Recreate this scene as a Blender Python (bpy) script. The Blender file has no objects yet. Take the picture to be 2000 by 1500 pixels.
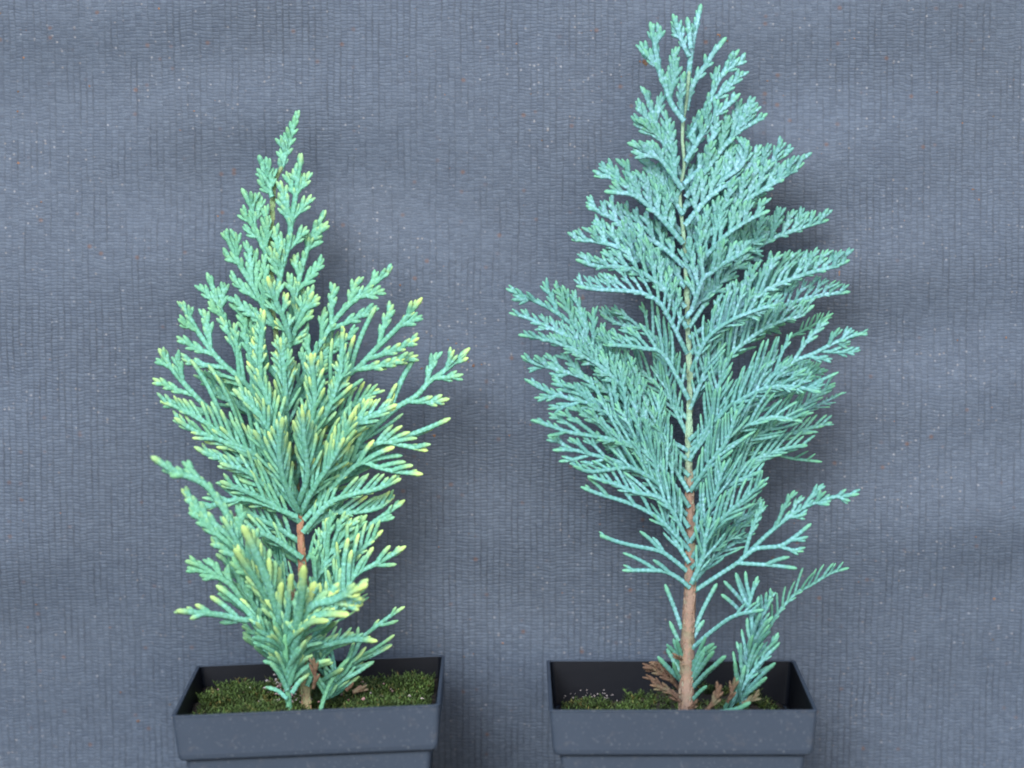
import bpy, math, random
import numpy as np

# ------------------------------------------------------------------ camera, world, light, exposure
scene = bpy.context.scene
C = scene.collection
FPX = 6400.0                                   # focal length in pixels of the 2000 px wide photograph
PITCH = math.atan(670.0 / FPX)
CP, SP = math.cos(PITCH), math.sin(PITCH)
CAM = np.array([0.0, -1.0802, 0.308])

cd = bpy.data.cameras.new('camera')
cam = bpy.data.objects.new('camera', cd)
C.objects.link(cam)
cam.location = CAM
cam.rotation_euler = (math.pi / 2 - PITCH, 0, 0)
cd.sensor_width = 36.0
cd.lens = 36.0 * FPX / 2000.0
cd.clip_start = 0.05
cd.clip_end = 200.0
cd.dof.use_dof = True
cd.dof.focus_distance = 1.158
cd.dof.aperture_fstop = 6.8
scene.camera = cam

SUN_EL, SUN_AZ = 30.0, -18.0                   # in front of the plants, above and a little to the left
w = bpy.data.worlds.new('World')
scene.world = w
w.use_nodes = True
nt = w.node_tree
sky = nt.nodes.new('ShaderNodeTexSky')
sky.sky_type = 'NISHITA'
sky.sun_disc = False
sky.sun_elevation = math.radians(SUN_EL)
sky.sun_rotation = math.radians(180.0 + SUN_AZ)
nt.links.new(sky.outputs[0], nt.nodes['Background'].inputs[0])
nt.nodes['Background'].inputs[1].default_value = 0.085
sl = bpy.data.lights.new('sun', 'SUN')
sun = bpy.data.objects.new('sun', sl)
C.objects.link(sun)
sl.energy = 1.5
sl.angle = math.radians(26.0)
sl.color = (1.0, 0.975, 0.94)
from mathutils import Vector
az, el = math.radians(SUN_AZ), math.radians(SUN_EL)
to_sun = Vector((math.sin(az) * math.cos(el), -math.cos(az) * math.cos(el), math.sin(el)))
sun.rotation_euler = to_sun.to_track_quat('Z', 'Y').to_euler()

scene.view_settings.view_transform = 'Standard'
scene.view_settings.look = 'None'
scene.view_settings.gamma = 1.0
scene.view_settings.use_curve_mapping = False
scene.view_settings.exposure = 1.8
scene.render.engine = 'CYCLES'
scene.cycles.filter_width = 1.9

# ------------------------------------------------------------------ helpers
rnd = random.Random(7)


def P(px, py, Y):
    """the point seen at pixel (px, py) of the photograph that stands at depth Y"""
    px = np.asarray(px, float); py = np.asarray(py, float); Y = np.asarray(Y, float)
    a = (px - 1000.0) / FPX
    b = (750.0 - py) / FPX
    ry = CP + b * SP
    rz = -SP + b * CP
    t = (Y - CAM[1]) / ry
    return np.stack([CAM[0] + t * a, np.broadcast_to(Y, t.shape) * 1.0, CAM[2] + t * rz], -1)


def px_m(Y):
    return (Y - CAM[1]) / FPX


class MB:
    """collects geometry, builds ONE mesh object"""
    def __init__(self):
        self.v = []; self.f = []; self.c = []; self.n = 0

    def add(self, verts, faces, cols=None):
        verts = np.asarray(verts, float)
        self.v.append(verts)
        self.f.extend([tuple(i + self.n for i in f) for f in faces])
        if cols is None:
            cols = np.tile((0.0, 0.5, 0.5, 1.0), (len(verts), 1))
        self.c.append(np.asarray(cols, float))
        self.n += len(verts)

    def join(self, o):
        for v, c in zip(o.v, o.c):
            self.v.append(v); self.c.append(c)
        self.f.extend([tuple(i + self.n for i in f) for f in o.f])
        self.n += o.n

    def build(self, name, material, parent=None, origin=None, smooth=True):
        v = np.concatenate(self.v)
        if origin is not None:
            v = v - np.asarray(origin)
        me = bpy.data.meshes.new(name)
        me.from_pydata(v.tolist(), [], self.f)
        at = me.attributes.new('tint', 'FLOAT_COLOR', 'POINT')
        at.data.foreach_set('color', np.concatenate(self.c).astype(np.float32).ravel())
        if smooth:
            me.polygons.foreach_set('use_smooth', [True] * len(me.polygons))
        me.materials.append(material)
        o = bpy.data.objects.new(name, me)
        C.objects.link(o)
        if parent is not None:
            o.parent = parent
        return o


def tag(o, label=None, cat=None, group=None, kind=None):
    if label: o['label'] = label
    if cat: o['category'] = cat
    if group: o['group'] = group
    if kind: o['kind'] = kind
    return o


def empty(name, loc):
    o = bpy.data.objects.new(name, None)
    C.objects.link(o)
    o.location = loc
    o.empty_display_size = 0.01
    return o


# ---- shader node helper
class NT:
    def __init__(self, name):
        self.m = bpy.data.materials.new(name)
        self.m.use_nodes = True
        self.t = self.m.node_tree
        self.b = self.t.nodes['Principled BSDF']

    def node(self, typ, **kw):
        n = self.t.nodes.new(typ)
        for k, v in kw.items():
            setattr(n, k, v)
        return n

    def put(self, sock, v):
        if hasattr(v, 'bl_idname') or isinstance(v, bpy.types.NodeSocket):
            self.t.links.new(v, sock)
        else:
            sock.default_value = v

    def math(self, op, a, b=0.0, c=0.0, clamp=False):
        n = self.node('ShaderNodeMath', operation=op)
        n.use_clamp = clamp
        for s, v in zip(n.inputs, (a, b, c)):
            self.put(s, v)
        return n.outputs[0]

    def mix(self, f, a, b):
        n = self.node('ShaderNodeMix', data_type='RGBA')
        self.put(n.inputs[0], f)
        for s, v in ((n.inputs[6], a), (n.inputs[7], b)):
            if isinstance(v, tuple) and len(v) == 3: v = v + (1.0,)
            self.put(s, v)
        return n.outputs[2]

    def ramp(self, f, lo, hi):
        n = self.node('ShaderNodeMapRange', interpolation_type='SMOOTHSTEP')
        self.put(n.inputs[0], f)
        n.inputs[1].default_value = lo
        n.inputs[2].default_value = hi
        return n.outputs[0]

    def noise(self, vec, scale, detail=2.0, rough=0.5):
        n = self.node('ShaderNodeTexNoise')
        if vec is not None: self.put(n.inputs['Vector'], vec)
        n.inputs['Scale'].default_value = scale
        n.inputs['Detail'].default_value = detail
        n.inputs['Roughness'].default_value = rough
        return n.outputs[0]

    def bump(self, h, dist, strength=1.0):
        n = self.node('ShaderNodeBump')
        n.inputs['Strength'].default_value = strength
        n.inputs['Distance'].default_value = dist
        self.put(n.inputs['Height'], h)
        self.put(self.b.inputs['Normal'], n.outputs[0])


def simple_mat(name, col, rough=0.6, spec=0.3):
    k = NT(name)
    k.b.inputs['Base Color'].default_value = col + (1.0,)
    k.b.inputs['Roughness'].default_value = rough
    k.b.inputs['Specular IOR Level'].default_value = spec
    return k


# ------------------------------------------------------------------ materials
def fabric_material():
    k = NT('woven_mat')
    uv = k.node('ShaderNodeUVMap').outputs[0]
    sep = k.node('ShaderNodeSeparateXYZ')
    k.put(sep.inputs[0], uv)
    u, v = sep.outputs[0], sep.outputs[1]
    wob = k.math('ADD', k.math('MULTIPLY', k.math('SUBTRACT', k.noise(uv, 45.0, 2.0), 0.5), 0.0016), k.math('MULTIPLY', k.math('SUBTRACT', k.noise(uv, 700.0, 2.0), 0.5), 0.0009))
    wob2 = k.math('MULTIPLY', k.math('SUBTRACT', k.noise(uv, 110.0, 3.0), 0.5), 0.0030)
    uu = k.math('DIVIDE', k.math('ADD', u, wob), 0.00228)
    col_i = k.math('FLOOR', uu)
    fu = k.math('FRACT', uu)
    # every rib a little different
    wn = k.node('ShaderNodeTexWhiteNoise', noise_dimensions='1D')
    k.put(wn.inputs['W'], col_i)
    r_col = wn.outputs[0]
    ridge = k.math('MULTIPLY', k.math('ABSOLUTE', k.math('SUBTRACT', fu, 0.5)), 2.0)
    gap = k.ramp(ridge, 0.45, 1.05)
    # weft bars, shifted by half from rib to rib
    vv = k.math('ADD', k.math('DIVIDE', k.math('ADD', v, wob2), 0.00122), k.math('MULTIPLY', r_col, 0.33))
    row_i = k.math('FLOOR', vv)
    fv = k.math('FRACT', vv)
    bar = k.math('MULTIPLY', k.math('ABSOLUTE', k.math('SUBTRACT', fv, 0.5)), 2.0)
    wn2 = k.node('ShaderNodeTexWhiteNoise', noise_dimensions='2D')
    cx = k.node('ShaderNodeCombineXYZ')
    k.put(cx.inputs[0], col_i); k.put(cx.inputs[1], row_i)
    k.put(wn2.inputs['Vector'], cx.outputs[0])
    r_cell = wn2.outputs[0]
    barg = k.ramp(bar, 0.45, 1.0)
    # how open the weave is and how dark its grooves get, more towards the foot
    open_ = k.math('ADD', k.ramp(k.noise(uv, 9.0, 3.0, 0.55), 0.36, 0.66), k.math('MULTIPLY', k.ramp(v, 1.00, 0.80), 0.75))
    streak = k.node('ShaderNodeMapping')
    k.put(streak.inputs[0], uv)
    streak.inputs['Scale'].default_value = (300.0, 45.0, 1.0)
    st = k.ramp(k.noise(streak.outputs[0], 1.0, 2.0), 0.42, 0.68)
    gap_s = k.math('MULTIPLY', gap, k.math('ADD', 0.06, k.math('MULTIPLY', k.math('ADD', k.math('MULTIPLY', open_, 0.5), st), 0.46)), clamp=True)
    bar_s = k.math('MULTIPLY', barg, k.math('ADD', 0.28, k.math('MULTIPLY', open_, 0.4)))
    height = k.math('SUBTRACT', 1.0, k.math('MAXIMUM', gap_s, bar_s))
    height = k.math('ADD', height, k.math('ADD', k.math('MULTIPLY', r_cell, 0.16), k.math('MULTIPLY', k.noise(uv, 1500.0, 2.0), 0.5)))
    # thread colours: blue-grey tape; groove shade between ribs and bars painted in dark
    tape = k.mix(r_cell, (0.051, 0.071, 0.108), (0.073, 0.099, 0.144))
    tape = k.mix(k.math('MULTIPLY', k.noise(uv, 14.0, 4.0, 0.6), 0.55), tape, (0.050, 0.063, 0.082))
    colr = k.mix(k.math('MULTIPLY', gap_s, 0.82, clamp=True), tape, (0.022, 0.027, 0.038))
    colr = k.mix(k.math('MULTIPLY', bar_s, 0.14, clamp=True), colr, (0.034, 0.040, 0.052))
    # grey-white dust caught in the weave, in patches
    vo = k.node('ShaderNodeTexVoronoi')
    k.put(vo.inputs['Vector'], uv)
    vo.inputs['Scale'].default_value = 620.0
    spk = k.math('SUBTRACT', 1.0, k.ramp(vo.outputs['Distance'], 0.10, 0.34))
    vsep = k.node('ShaderNodeSeparateColor')
    k.put(vsep.inputs[0], vo.outputs['Color'])
    pick = k.ramp(k.math('ADD', vsep.outputs[0], k.math('MULTIPLY', k.math('SUBTRACT', k.noise(uv, 17.0, 3.0, 0.6), 0.5), 0.9)), 0.80, 1.02)
    dust = k.math('MULTIPLY', k.math('MULTIPLY', spk, pick), 0.42, clamp=True)
    colr = k.mix(dust, colr, k.mix(vsep.outputs[1], (0.36, 0.37, 0.40), (0.25, 0.21, 0.17)))
    dm = k.node('ShaderNodeMapping')
    k.put(dm.inputs[0], uv)
    dm.inputs['Scale'].default_value = (520.0, 1250.0, 1.0)
    dash = k.ramp(k.noise(dm.outputs[0], 1.0, 2.0, 0.6), 0.52, 0.74)
    colr = k.mix(k.math('MULTIPLY', dash, 0.42), colr, (0.112, 0.146, 0.195))
    dark = k.ramp(k.noise(dm.outputs[0], 0.8, 2.0, 0.6), 0.46, 0.26)
    colr = k.mix(k.math('MULTIPLY', dark, 0.38), colr, (0.040, 0.048, 0.066))
    fine = k.ramp(k.noise(uv, 1900.0, 2.0, 0.7), 0.60, 0.74)
    colr = k.mix(k.math('MULTIPLY', fine, k.math('ADD', 0.24, k.math('MULTIPLY', k.ramp(k.noise(uv, 21.0, 3.0, 0.6), 0.4, 0.7), 0.4))), colr, (0.19, 0.215, 0.25))
    # rusty soil stains
    vo2 = k.node('ShaderNodeTexVoronoi')
    k.put(vo2.inputs['Vector'], uv)
    vo2.inputs['Scale'].default_value = 230.0
    v2 = k.node('ShaderNodeSeparateColor')
    k.put(v2.inputs[0], vo2.outputs['Color'])
    sp2 = k.math('SUBTRACT', 1.0, k.ramp(vo2.outputs['Distance'], 0.05, 0.28))
    pk2 = k.ramp(k.math('ADD', v2.outputs[0], k.math('MULTIPLY', k.math('SUBTRACT', k.noise(uv, 8.0, 2.0), 0.5), 0.6)), 0.78, 0.96)
    colr = k.mix(k.math('MULTIPLY', k.math('MULTIPLY', sp2, pk2), 0.55, clamp=True), colr, (0.11, 0.055, 0.033))
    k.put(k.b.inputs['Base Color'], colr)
    k.b.inputs['Roughness'].default_value = 0.62
    k.b.inputs['Specular IOR Level'].default_value = 0.22
    k.bump(height, 0.00034, 0.6)
    return k.m


def foliage_material(name, deep, body, bloom, tipc, green):
    k = NT(name)
    at = k.node('ShaderNodeAttribute', attribute_name='tint')
    s = k.node('ShaderNodeSeparateColor')
    k.put(s.inputs[0], at.outputs['Color'])
    tip, blm, grn = s.outputs[0], s.outputs[1], s.outputs[2]
    co = k.node('ShaderNodeTexCoord').outputs['Object']
    n1 = k.noise(co, 900.0, 2.0)
    n2 = k.noise(co, 120.0, 2.0)
    c = k.mix(k.ramp(k.math('ADD', k.math('MULTIPLY', n1, 0.6), k.math('MULTIPLY', n2, 0.5)), 0.35, 0.75), body, bloom)
    c = k.mix(blm, body, c)
    c = k.mix(grn, c, green)
    c = k.mix(k.ramp(n1, 0.62, 0.42), c, k.mix(0.45, c, deep))
    c = k.mix(tip, c, tipc)
    k.put(k.b.inputs['Base Color'], c)
    k.b.inputs['Roughness'].default_value = 0.55
    k.b.inputs['Specular IOR Level'].default_value = 0.28
    k.bump(n1, 0.0003, 0.35)
    tr = k.node('ShaderNodeBsdfTranslucent')
    k.put(tr.inputs['Color'], c)
    mx = k.node('ShaderNodeMixShader')
    mx.inputs[0].default_value = 0.12
    out = k.t.nodes['Material Output']
    k.t.links.new(k.b.outputs[0], mx.inputs[1])
    k.t.links.new(tr.outputs[0], mx.inputs[2])
    k.t.links.new(mx.outputs[0], out.inputs[0])
    return k.m


def bark_material(name, low, high, flake):
    k = NT(name)
    at = k.node('ShaderNodeAttribute', attribute_name='tint')
    s = k.node('ShaderNodeSeparateColor')
    k.put(s.inputs[0], at.outputs['Color'])
    co = k.node('ShaderNodeTexCoord').outputs['Object']
    n1 = k.noise(co, 420.0, 3.0, 0.6)
    n2 = k.noise(co, 140.0, 2.0)
    c = k.mix(s.outputs[0], low, high)
    c = k.mix(k.math('MULTIPLY', k.math('MULTIPLY', k.ramp(n1, 0.5, 0.72), 0.6), k.math('SUBTRACT', 1.0, k.math('MULTIPLY', s.outputs[0], 0.7))), c, flake)
    c = k.mix(k.math('MULTIPLY', k.ramp(n2, 0.5, 0.7), 0.5), c, (0.10, 0.13, 0.07))
    k.put(k.b.inputs['Base Color'], c)
    k.b.inputs['Roughness'].default_value = 0.75
    k.bump(n1, 0.0014, 0.9)
    return k.m


def pot_material(name, col, rough, spec, wear):
    k = NT(name)
    co = k.node('ShaderNodeTexCoord').outputs['Object']
    n1 = k.noise(co, 35.0, 4.0, 0.6)
    n2 = k.noise(co, 900.0, 2.0, 0.6)
    n3 = k.noise(co, 260.0, 3.0, 0.65)
    lo = tuple(x * 0.86 for x in col); hi = tuple(x * 1.14 for x in col)
    c = k.mix(n1, lo, hi)
    c = k.mix(k.math('MULTIPLY', k.ramp(n2, 0.60, 0.78), wear), c, (0.14, 0.15, 0.17))
    c = k.mix(k.math('MULTIPLY', k.ramp(n3, 0.56, 0.8), wear * 0.4), c, (0.11, 0.10, 0.10))
    k.put(k.b.inputs['Base Color'], c)
    # dried soil smears and water marks
    mp = k.node('ShaderNodeMapping')
    k.put(mp.inputs[0], co)
    mp.inputs['Scale'].default_value = (1.0, 1.0, 0.35)
    n4 = k.noise(mp.outputs[0], 70.0, 5.0, 0.65)
    c = k.mix(k.math('MULTIPLY', k.ramp(n4, 0.54, 0.74), wear * 0.7), c, (0.060, 0.058, 0.058))
    n5 = k.noise(mp.outputs[0], 150.0, 4.0, 0.7)
    c = k.mix(k.math('MULTIPLY', k.ramp(n5, 0.60, 0.72), wear * 0.6), c, (0.030, 0.032, 0.038))
    k.put(k.b.inputs['Roughness'], k.math('ADD', rough, k.math('MULTIPLY', n1, 0.15)))
    k.b.inputs['Specular IOR Level'].default_value = spec
    k.bump(n3, 0.0003, 0.25)
    return k.m


def soil_material():
    k = NT('potting_soil')
    co = k.node('ShaderNodeTexCoord').outputs['Object']
    n = k.noise(co, 500.0, 4.0, 0.7)
    c = k.mix(n, (0.006, 0.005, 0.004), (0.035, 0.024, 0.016))
    k.put(k.b.inputs['Base Color'], c)
    k.b.inputs['Roughness'].default_value = 0.85
    k.bump(n, 0.002, 1.0)
    return k.m


def vertex_tint_material(name, a, b, c3, rough=0.7):
    """colour a -> b by tint.r, towards c3 by tint.g"""
    k = NT(name)
    at = k.node('ShaderNodeAttribute', attribute_name='tint')
    s = k.node('ShaderNodeSeparateColor')
    k.put(s.inputs[0], at.outputs['Color'])
    c = k.mix(s.outputs[0], a, b)
    c = k.mix(s.outputs[1], c, c3)
    k.put(k.b.inputs['Base Color'], c)
    k.b.inputs['Roughness'].default_value = rough
    return k.m


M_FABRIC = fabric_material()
M_LEAF_A = foliage_material('cypress_foliage_yellow_tipped', (0.07, 0.22, 0.15), (0.115, 0.37, 0.27), (0.20, 0.49, 0.49), (0.42, 0.59, 0.20), (0.16, 0.42, 0.22))
M_LEAF_B = foliage_material('cypress_foliage_blue', (0.07, 0.22, 0.19), (0.115, 0.335, 0.345), (0.27, 0.505, 0.66), (0.15, 0.43, 0.25), (0.075, 0.235, 0.15))
M_LEAF_DRY = bark_material('dry_foliage', (0.075, 0.042, 0.027), (0.17, 0.105, 0.06), (0.14, 0.10, 0.06))
M_BARK_A = bark_material('stem_bark_orange', (0.25, 0.13, 0.08), (0.16, 0.28, 0.13), (0.32, 0.16, 0.09))
M_BARK_B = bark_material('stem_bark_tan', (0.175, 0.118, 0.09), (0.20, 0.35, 0.25), (0.24, 0.14, 0.09))
M_POT = pot_material('weathered_pot_plastic', (0.031, 0.043, 0.064), 0.6, 0.13, 0.5)
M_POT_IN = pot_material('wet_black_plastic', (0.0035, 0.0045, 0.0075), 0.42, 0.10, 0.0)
M_SOIL = soil_material()
M_MOSS = vertex_tint_material('moss', (0.006, 0.013, 0.003), (0.085, 0.155, 0.026), (0.14, 0.11, 0.03))
M_GRIT = vertex_tint_material('grit', (0.34, 0.19, 0.19), (0.45, 0.42, 0.42), (0.10, 0.05, 0.04))
M_LITTER = vertex_tint_material('litter', (0.075, 0.038, 0.024), (0.19, 0.095, 0.05), (0.035, 0.032, 0.016))

# ------------------------------------------------------------------ setting: one sheet of woven mat, bench and backdrop
LEFT_X, RIGHT_X = -0.0692, 0.0575              # centres of the two pots
HALF = 0.0451
TILT = math.radians(2.5)
WALL_Y = 0.0985
POT_H = 0.085


def bench_h(x, y):
    """the bench sheet rises under the left pot, which leans with it"""
    k = np.clip((np.abs(x - LEFT_X) - 0.05) / 0.02, 0, 1)
    k = 1 - k * k * (3 - 2 * k)
    return k * (x - LEFT_X - POT_H * math.sin(TILT)) * math.tan(TILT)


def wall_ripple(x, z):
    r = 0.0013 * np.sin(z * 130 + 1.3 * np.sin(x * 23) + 0.7) * (0.5 + 0.5 * np.sin(x * 31 + z * 17))
    r += 0.0012 * np.sin(z * 61 + x * 11 + 1.1 * np.sin(x * 9))
    r += 0.0007 * np.sin(x * 74 + 1.7 * np.sin(z * 29))
    r += 0.0011 * np.exp(-((z - (0.118 + 0.006 * np.sin(x * 30))) / 0.0028) ** 2) * np.clip(1 - np.abs(x - 0.05) / 0.05, 0, 1)
    return r


def belly(z):
    """the hanging sheet slopes back towards its foot"""
    t = np.clip(z / 0.17, 0, 1)
    return 0.020 * (1 - t * t * (3 - 2 * t))


def build_fabric():
    xs = np.linspace(-0.72, 0.72, 361)
    R = 0.012
    prof = []                                   # (arc length, y, z, wallness)
    s = 0.0
    for y in np.linspace(-0.62, WALL_Y - R, 100):
        prof.append((s, y, 0.0, 0.0)); s += (WALL_Y - R + 0.62) / 99
    for a in np.linspace(0, math.pi / 2, 9)[1:]:
        s += R * math.pi / 16
        prof.append((s, WALL_Y - R + R * math.sin(a), R - R * math.cos(a), a / (math.pi / 2)))
    for z in np.linspace(R, 0.72, 200)[1:]:
        s += (0.72 - R) / 199
        prof.append((s, WALL_Y, z, 1.0))
    pr = np.array(prof)
    nx, ny = len(xs), len(pr)
    X, S = np.meshgrid(xs, pr[:, 0])
    Y = np.repeat(pr[:, 1:2], nx, 1); Z = np.repeat(pr[:, 2:3], nx, 1); W = np.repeat(pr[:, 3:4], nx, 1)
    fade = np.clip((Z - 0.05) / 0.08, 0, 1)
    Y = Y + W * (wall_ripple(X, Z) * (0.25 + 0.75 * fade) + 0.0015 + belly(Z))
    Z = Z + (1 - W) * bench_h(X, Y)
    V = np.stack([X, Y, Z], -1).reshape(-1, 3)
    i = np.arange(nx * ny).reshape(ny, nx)
    F = np.stack([i[:-1, :-1], i[:-1, 1:], i[1:, 1:], i[1:, :-1]], -1).reshape(-1, 4)
    me = bpy.data.meshes.new('woven_mat')
    me.from_pydata(V.tolist(), [], F.tolist())
    uvl = me.uv_layers.new(name='UVMap')
    UV = np.stack([X, S], -1).reshape(-1, 2)
    uvl.data.foreach_set('uv', UV[F.ravel()].astype(np.float32).ravel())
    me.polygons.foreach_set('use_smooth', [True] * len(me.polygons))
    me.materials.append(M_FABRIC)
    o = bpy.data.objects.new('woven_mat', me)
    C.objects.link(o)
    tag(o, 'blue-grey woven ground-cover fabric spread behind and under the two pots', 'fabric', kind='structure')
    return o


build_fabric()

# ------------------------------------------------------------------ pots



def rrect(h, z, r=0.0018, n=4):
    pts = []
    for cx, cy, a0 in ((1, 1, 0), (-1, 1, 90), (-1, -1, 180), (1, -1, 270)):
        for k in range(n + 1):
            a = math.radians(a0 + 90.0 * k / n)
            pts.append((cx * (h - r) + r * math.cos(a), cy * (h - r) + r * math.sin(a), z))
    return pts


def loft(rings, close_end=None):
    n = len(rings[0])
    V = [p for r in rings for p in r]
    F = []
    for k in range(len(rings) - 1):
        for j in range(n):
            F.append((k * n + j, k * n + (j + 1) % n, (k + 1) * n + (j + 1) % n, (k + 1) * n + j))
    if close_end == 'last':
        F.append(tuple((len(rings) - 1) * n + j for j in range(n)))
    if close_end == 'first':
        F.append(tuple(reversed(range(n))))
    return V, F


def make_pot(x, tilt, label):
    root = empty('plant_pot', (x + POT_H * math.sin(tilt), HALF, 0.0))
    root.rotation_euler = (0, -tilt, 0)
    h = HALF
    zt = POT_H
    zc = zt - 0.0158
    # body: tapered box, closed at the bottom
    m = MB()
    m.add(*loft([rrect(0.0325, 0.0006), rrect(0.0333, 0.0), rrect(0.0335, 0.002), rrect(0.0413, zc - 0.0004)], 'first'))
    m.build('body', M_POT, root, smooth=False)
    # collar: the wider band below the rim, with a small shoulder and a rolled top lip
    m = MB()
    m.add(*loft([rrect(0.0411, zc - 0.0006), rrect(0.0428, zc), rrect(0.0434, zc + 0.0006), rrect(0.0438, zc + 0.002),
                 rrect(h - 0.0002, zt - 0.0008), rrect(h, zt - 0.0003), rrect(h - 0.0002, zt), rrect(h - 0.0012, zt), rrect(h - 0.0014, zt - 0.0006)]))
    m.build('collar', M_POT, root, smooth=False)
    # inner wall
    m = MB()
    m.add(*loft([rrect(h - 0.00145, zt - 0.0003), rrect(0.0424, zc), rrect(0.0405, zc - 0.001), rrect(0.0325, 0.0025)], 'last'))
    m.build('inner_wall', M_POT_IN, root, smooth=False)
    tag(root, label, 'pot', 'two square nursery pots')
    return root


make_pot(LEFT_X, TILT, 'square black plastic pot filled with green moss, holding the shorter yellow-tipped seedling')
make_pot(RIGHT_X, 0.0, 'square black plastic pot with bare dark corner, holding the taller blue-green seedling')


def soil_top(x, y, which):
    """height of the soil in pot coordinates turned into world height"""
    if which == 0:
        lx = x - LEFT_X
        z = 0.0765 + 0.0016 * np.sin(lx * 140 + 1) * np.sin(y * 150) - 0.003 * np.exp(-((lx - 0.006) / 0.010) ** 2 - ((y - 0.05) / 0.03) ** 2)
        return z + lx * math.tan(TILT)
    lx = x - RIGHT_X
    z = 0.0695 + 0.0065 * np.exp(-((lx - 0.012) / 0.026) ** 2) + 0.001 * np.sin(lx * 160) * np.sin(y * 170 + 1)
    return z - 0.002 * np.clip((lx - 0.03) / 0.01, 0, 1)


def make_soil(which, cx, label):
    hs = 0.0426 if which == 0 else 0.0402
    g = np.linspace(-hs, hs, 41)
    X, Y = np.meshgrid(cx + g, HALF + g)
    Z = soil_top(X, Y, which) + 0.0006 * np.sin(X * 900) * np.cos(Y * 800)
    n = 41
    V = np.stack([X, Y, Z], -1).reshape(-1, 3)
    i = np.arange(n * n).reshape(n, n)
    F = np.stack([i[:-1, :-1], i[:-1, 1:], i[1:, 1:], i[1:, :-1]], -1).reshape(-1, 4).tolist()
    # skirt so the soil has depth
    loop = list(i[0, :]) + list(i[1:, -1]) + list(i[-1, -2::-1]) + list(i[-2:0:-1, 0])
    bot = V[loop].copy(); bot[:, 2] -= 0.006
    bot[:, 0] = cx + (bot[:, 0] - cx) * 0.93; bot[:, 1] = HALF + (bot[:, 1] - HALF) * 0.93
    nb = len(V)
    V = np.concatenate([V, bot])
    L = len(loop)
    for j in range(L):
        F.append((int(loop[j]), nb + j, nb + (j + 1) % L, int(loop[(j + 1) % L])))
    m = MB(); m.add(V, [tuple(f) for f in F])
    o = m.build('potting_soil', M_SOIL, smooth=True)
    tag(o, label, 'soil', kind='stuff')


make_soil(0, LEFT_X, 'dark soil under the moss in the pot of the shorter seedling')
make_soil(1, RIGHT_X, 'dark soil around the tan stem in the pot of the taller seedling')


def make_moss(which, cx, n, dens, label):
    r = np.random.RandomState(11 + which)
    m = MB()
    V = []; F = []; K = []
    c = 0
    for _ in range(n):
        lx = r.uniform(-0.0405, 0.0405); ly = r.uniform(-0.0415, 0.0415)
        d = dens(lx, ly + HALF)
        d *= 0.55 + 0.45 * math.sin(lx * 190 + 1.7 * math.sin(ly * 130 + 1)) * math.sin(ly * 170 + 1.3 * math.sin(lx * 110)) + 0.25
        if r.rand() > d: continue
        x, y = cx + lx, HALF + ly
        z = float(soil_top(np.array(x), np.array(y), which)) - 0.0006
        clump = 0.5 + 0.5 * math.sin(lx * 520 + 2.2 * math.sin(ly * 240)) * math.sin(ly * 420 + 2.0 * math.sin(lx * 210))
        if clump < 0.30 and r.rand() < 0.75: continue
        hgt = (0.0010 + 0.0052 * clump * (0.4 + 0.6 * r.rand())) * (0.6 + 0.4 * d)
        if r.rand() < 0.02: hgt *= 1.7
        wd = 0.0004 + 0.0004 * r.rand()
        a = r.rand() * 6.283
        lean = np.array([r.normal(0, 0.6), r.normal(-0.1, 0.6)]) * hgt
        light = 0.2 + 0.8 * clump * r.rand()
        br = 0.0 if r.rand() > 0.10 else r.rand()
        # a shoot: a stalk with three whorls of pointed leaflets
        for q in range(3):
            f0 = 0.25 + 0.3 * q
            px_, py_, pz_ = x + lean[0] * f0, y + lean[1] * f0, z + hgt * f0
            for b in range(3):
                aa = a + b * 2.094 + q * 0.9
                ca, sa = math.cos(aa), math.sin(aa)
                ll = 0.0022 - 0.0004 * q
                V += [(px_ - sa * wd * .6, py_ + ca * wd * .6, pz_), (px_ + sa * wd * .6, py_ - ca * wd * .6, pz_), (px_ + ca * ll, py_ + sa * ll, pz_ + 0.0011)]
                F.append((c, c + 1, c + 2)); c += 3
                K += [(light * .6, br, 0, 1), (light * .6, br, 0, 1), (min(1, light * 1.2), br, 0, 1)]
        V += [(x - wd * math.cos(a), y - wd * math.sin(a), z), (x + wd * math.cos(a), y + wd * math.sin(a), z), (x + lean[0], y + lean[1], z + hgt)]
        F.append((c, c + 1, c + 2)); c += 3
        K += [(0.1, br, 0, 1), (0.1, br, 0, 1), (light, br, 0, 1)]
    V = np.array(V)
    lim = 0.0416 if which == 0 else 0.0398
    V[:, 0] = np.clip(V[:, 0], cx - lim, cx + lim)
    V[:, 1] = np.clip(V[:, 1], HALF - lim, HALF + lim)
    m.add(V, F, K)
    o = m.build('moss', M_MOSS, smooth=False)
    tag(o, label, 'moss', kind='stuff')


def dens_left(lx, y):
    d = 0.95
    d -= 0.85 * math.exp(-((lx - 0.004) / 0.008) ** 2 - ((y - 0.04) / 0.02) ** 2)
    d -= 0.6 * math.exp(-((lx + 0.013) / 0.007) ** 2 - ((y - 0.06) / 0.012) ** 2)
    d -= 0.8 * max(0.0, (-lx - 0.036) / 0.006)
    return d


def dens_right(lx, y):
    d = 0.03
    d += 0.55 * math.exp(-((lx + 0.037) / 0.008) ** 2)
    d += 0.75 * math.exp(-((lx + 0.014) / 0.009) ** 2 - ((y - 0.055) / 0.025) ** 2)
    d += 0.35 * math.exp(-((lx - 0.022) / 0.012) ** 2 - ((y - 0.06) / 0.025) ** 2)
    d += 0.3 * math.exp(-((y - 0.006) / 0.004) ** 2)
    return d


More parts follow.
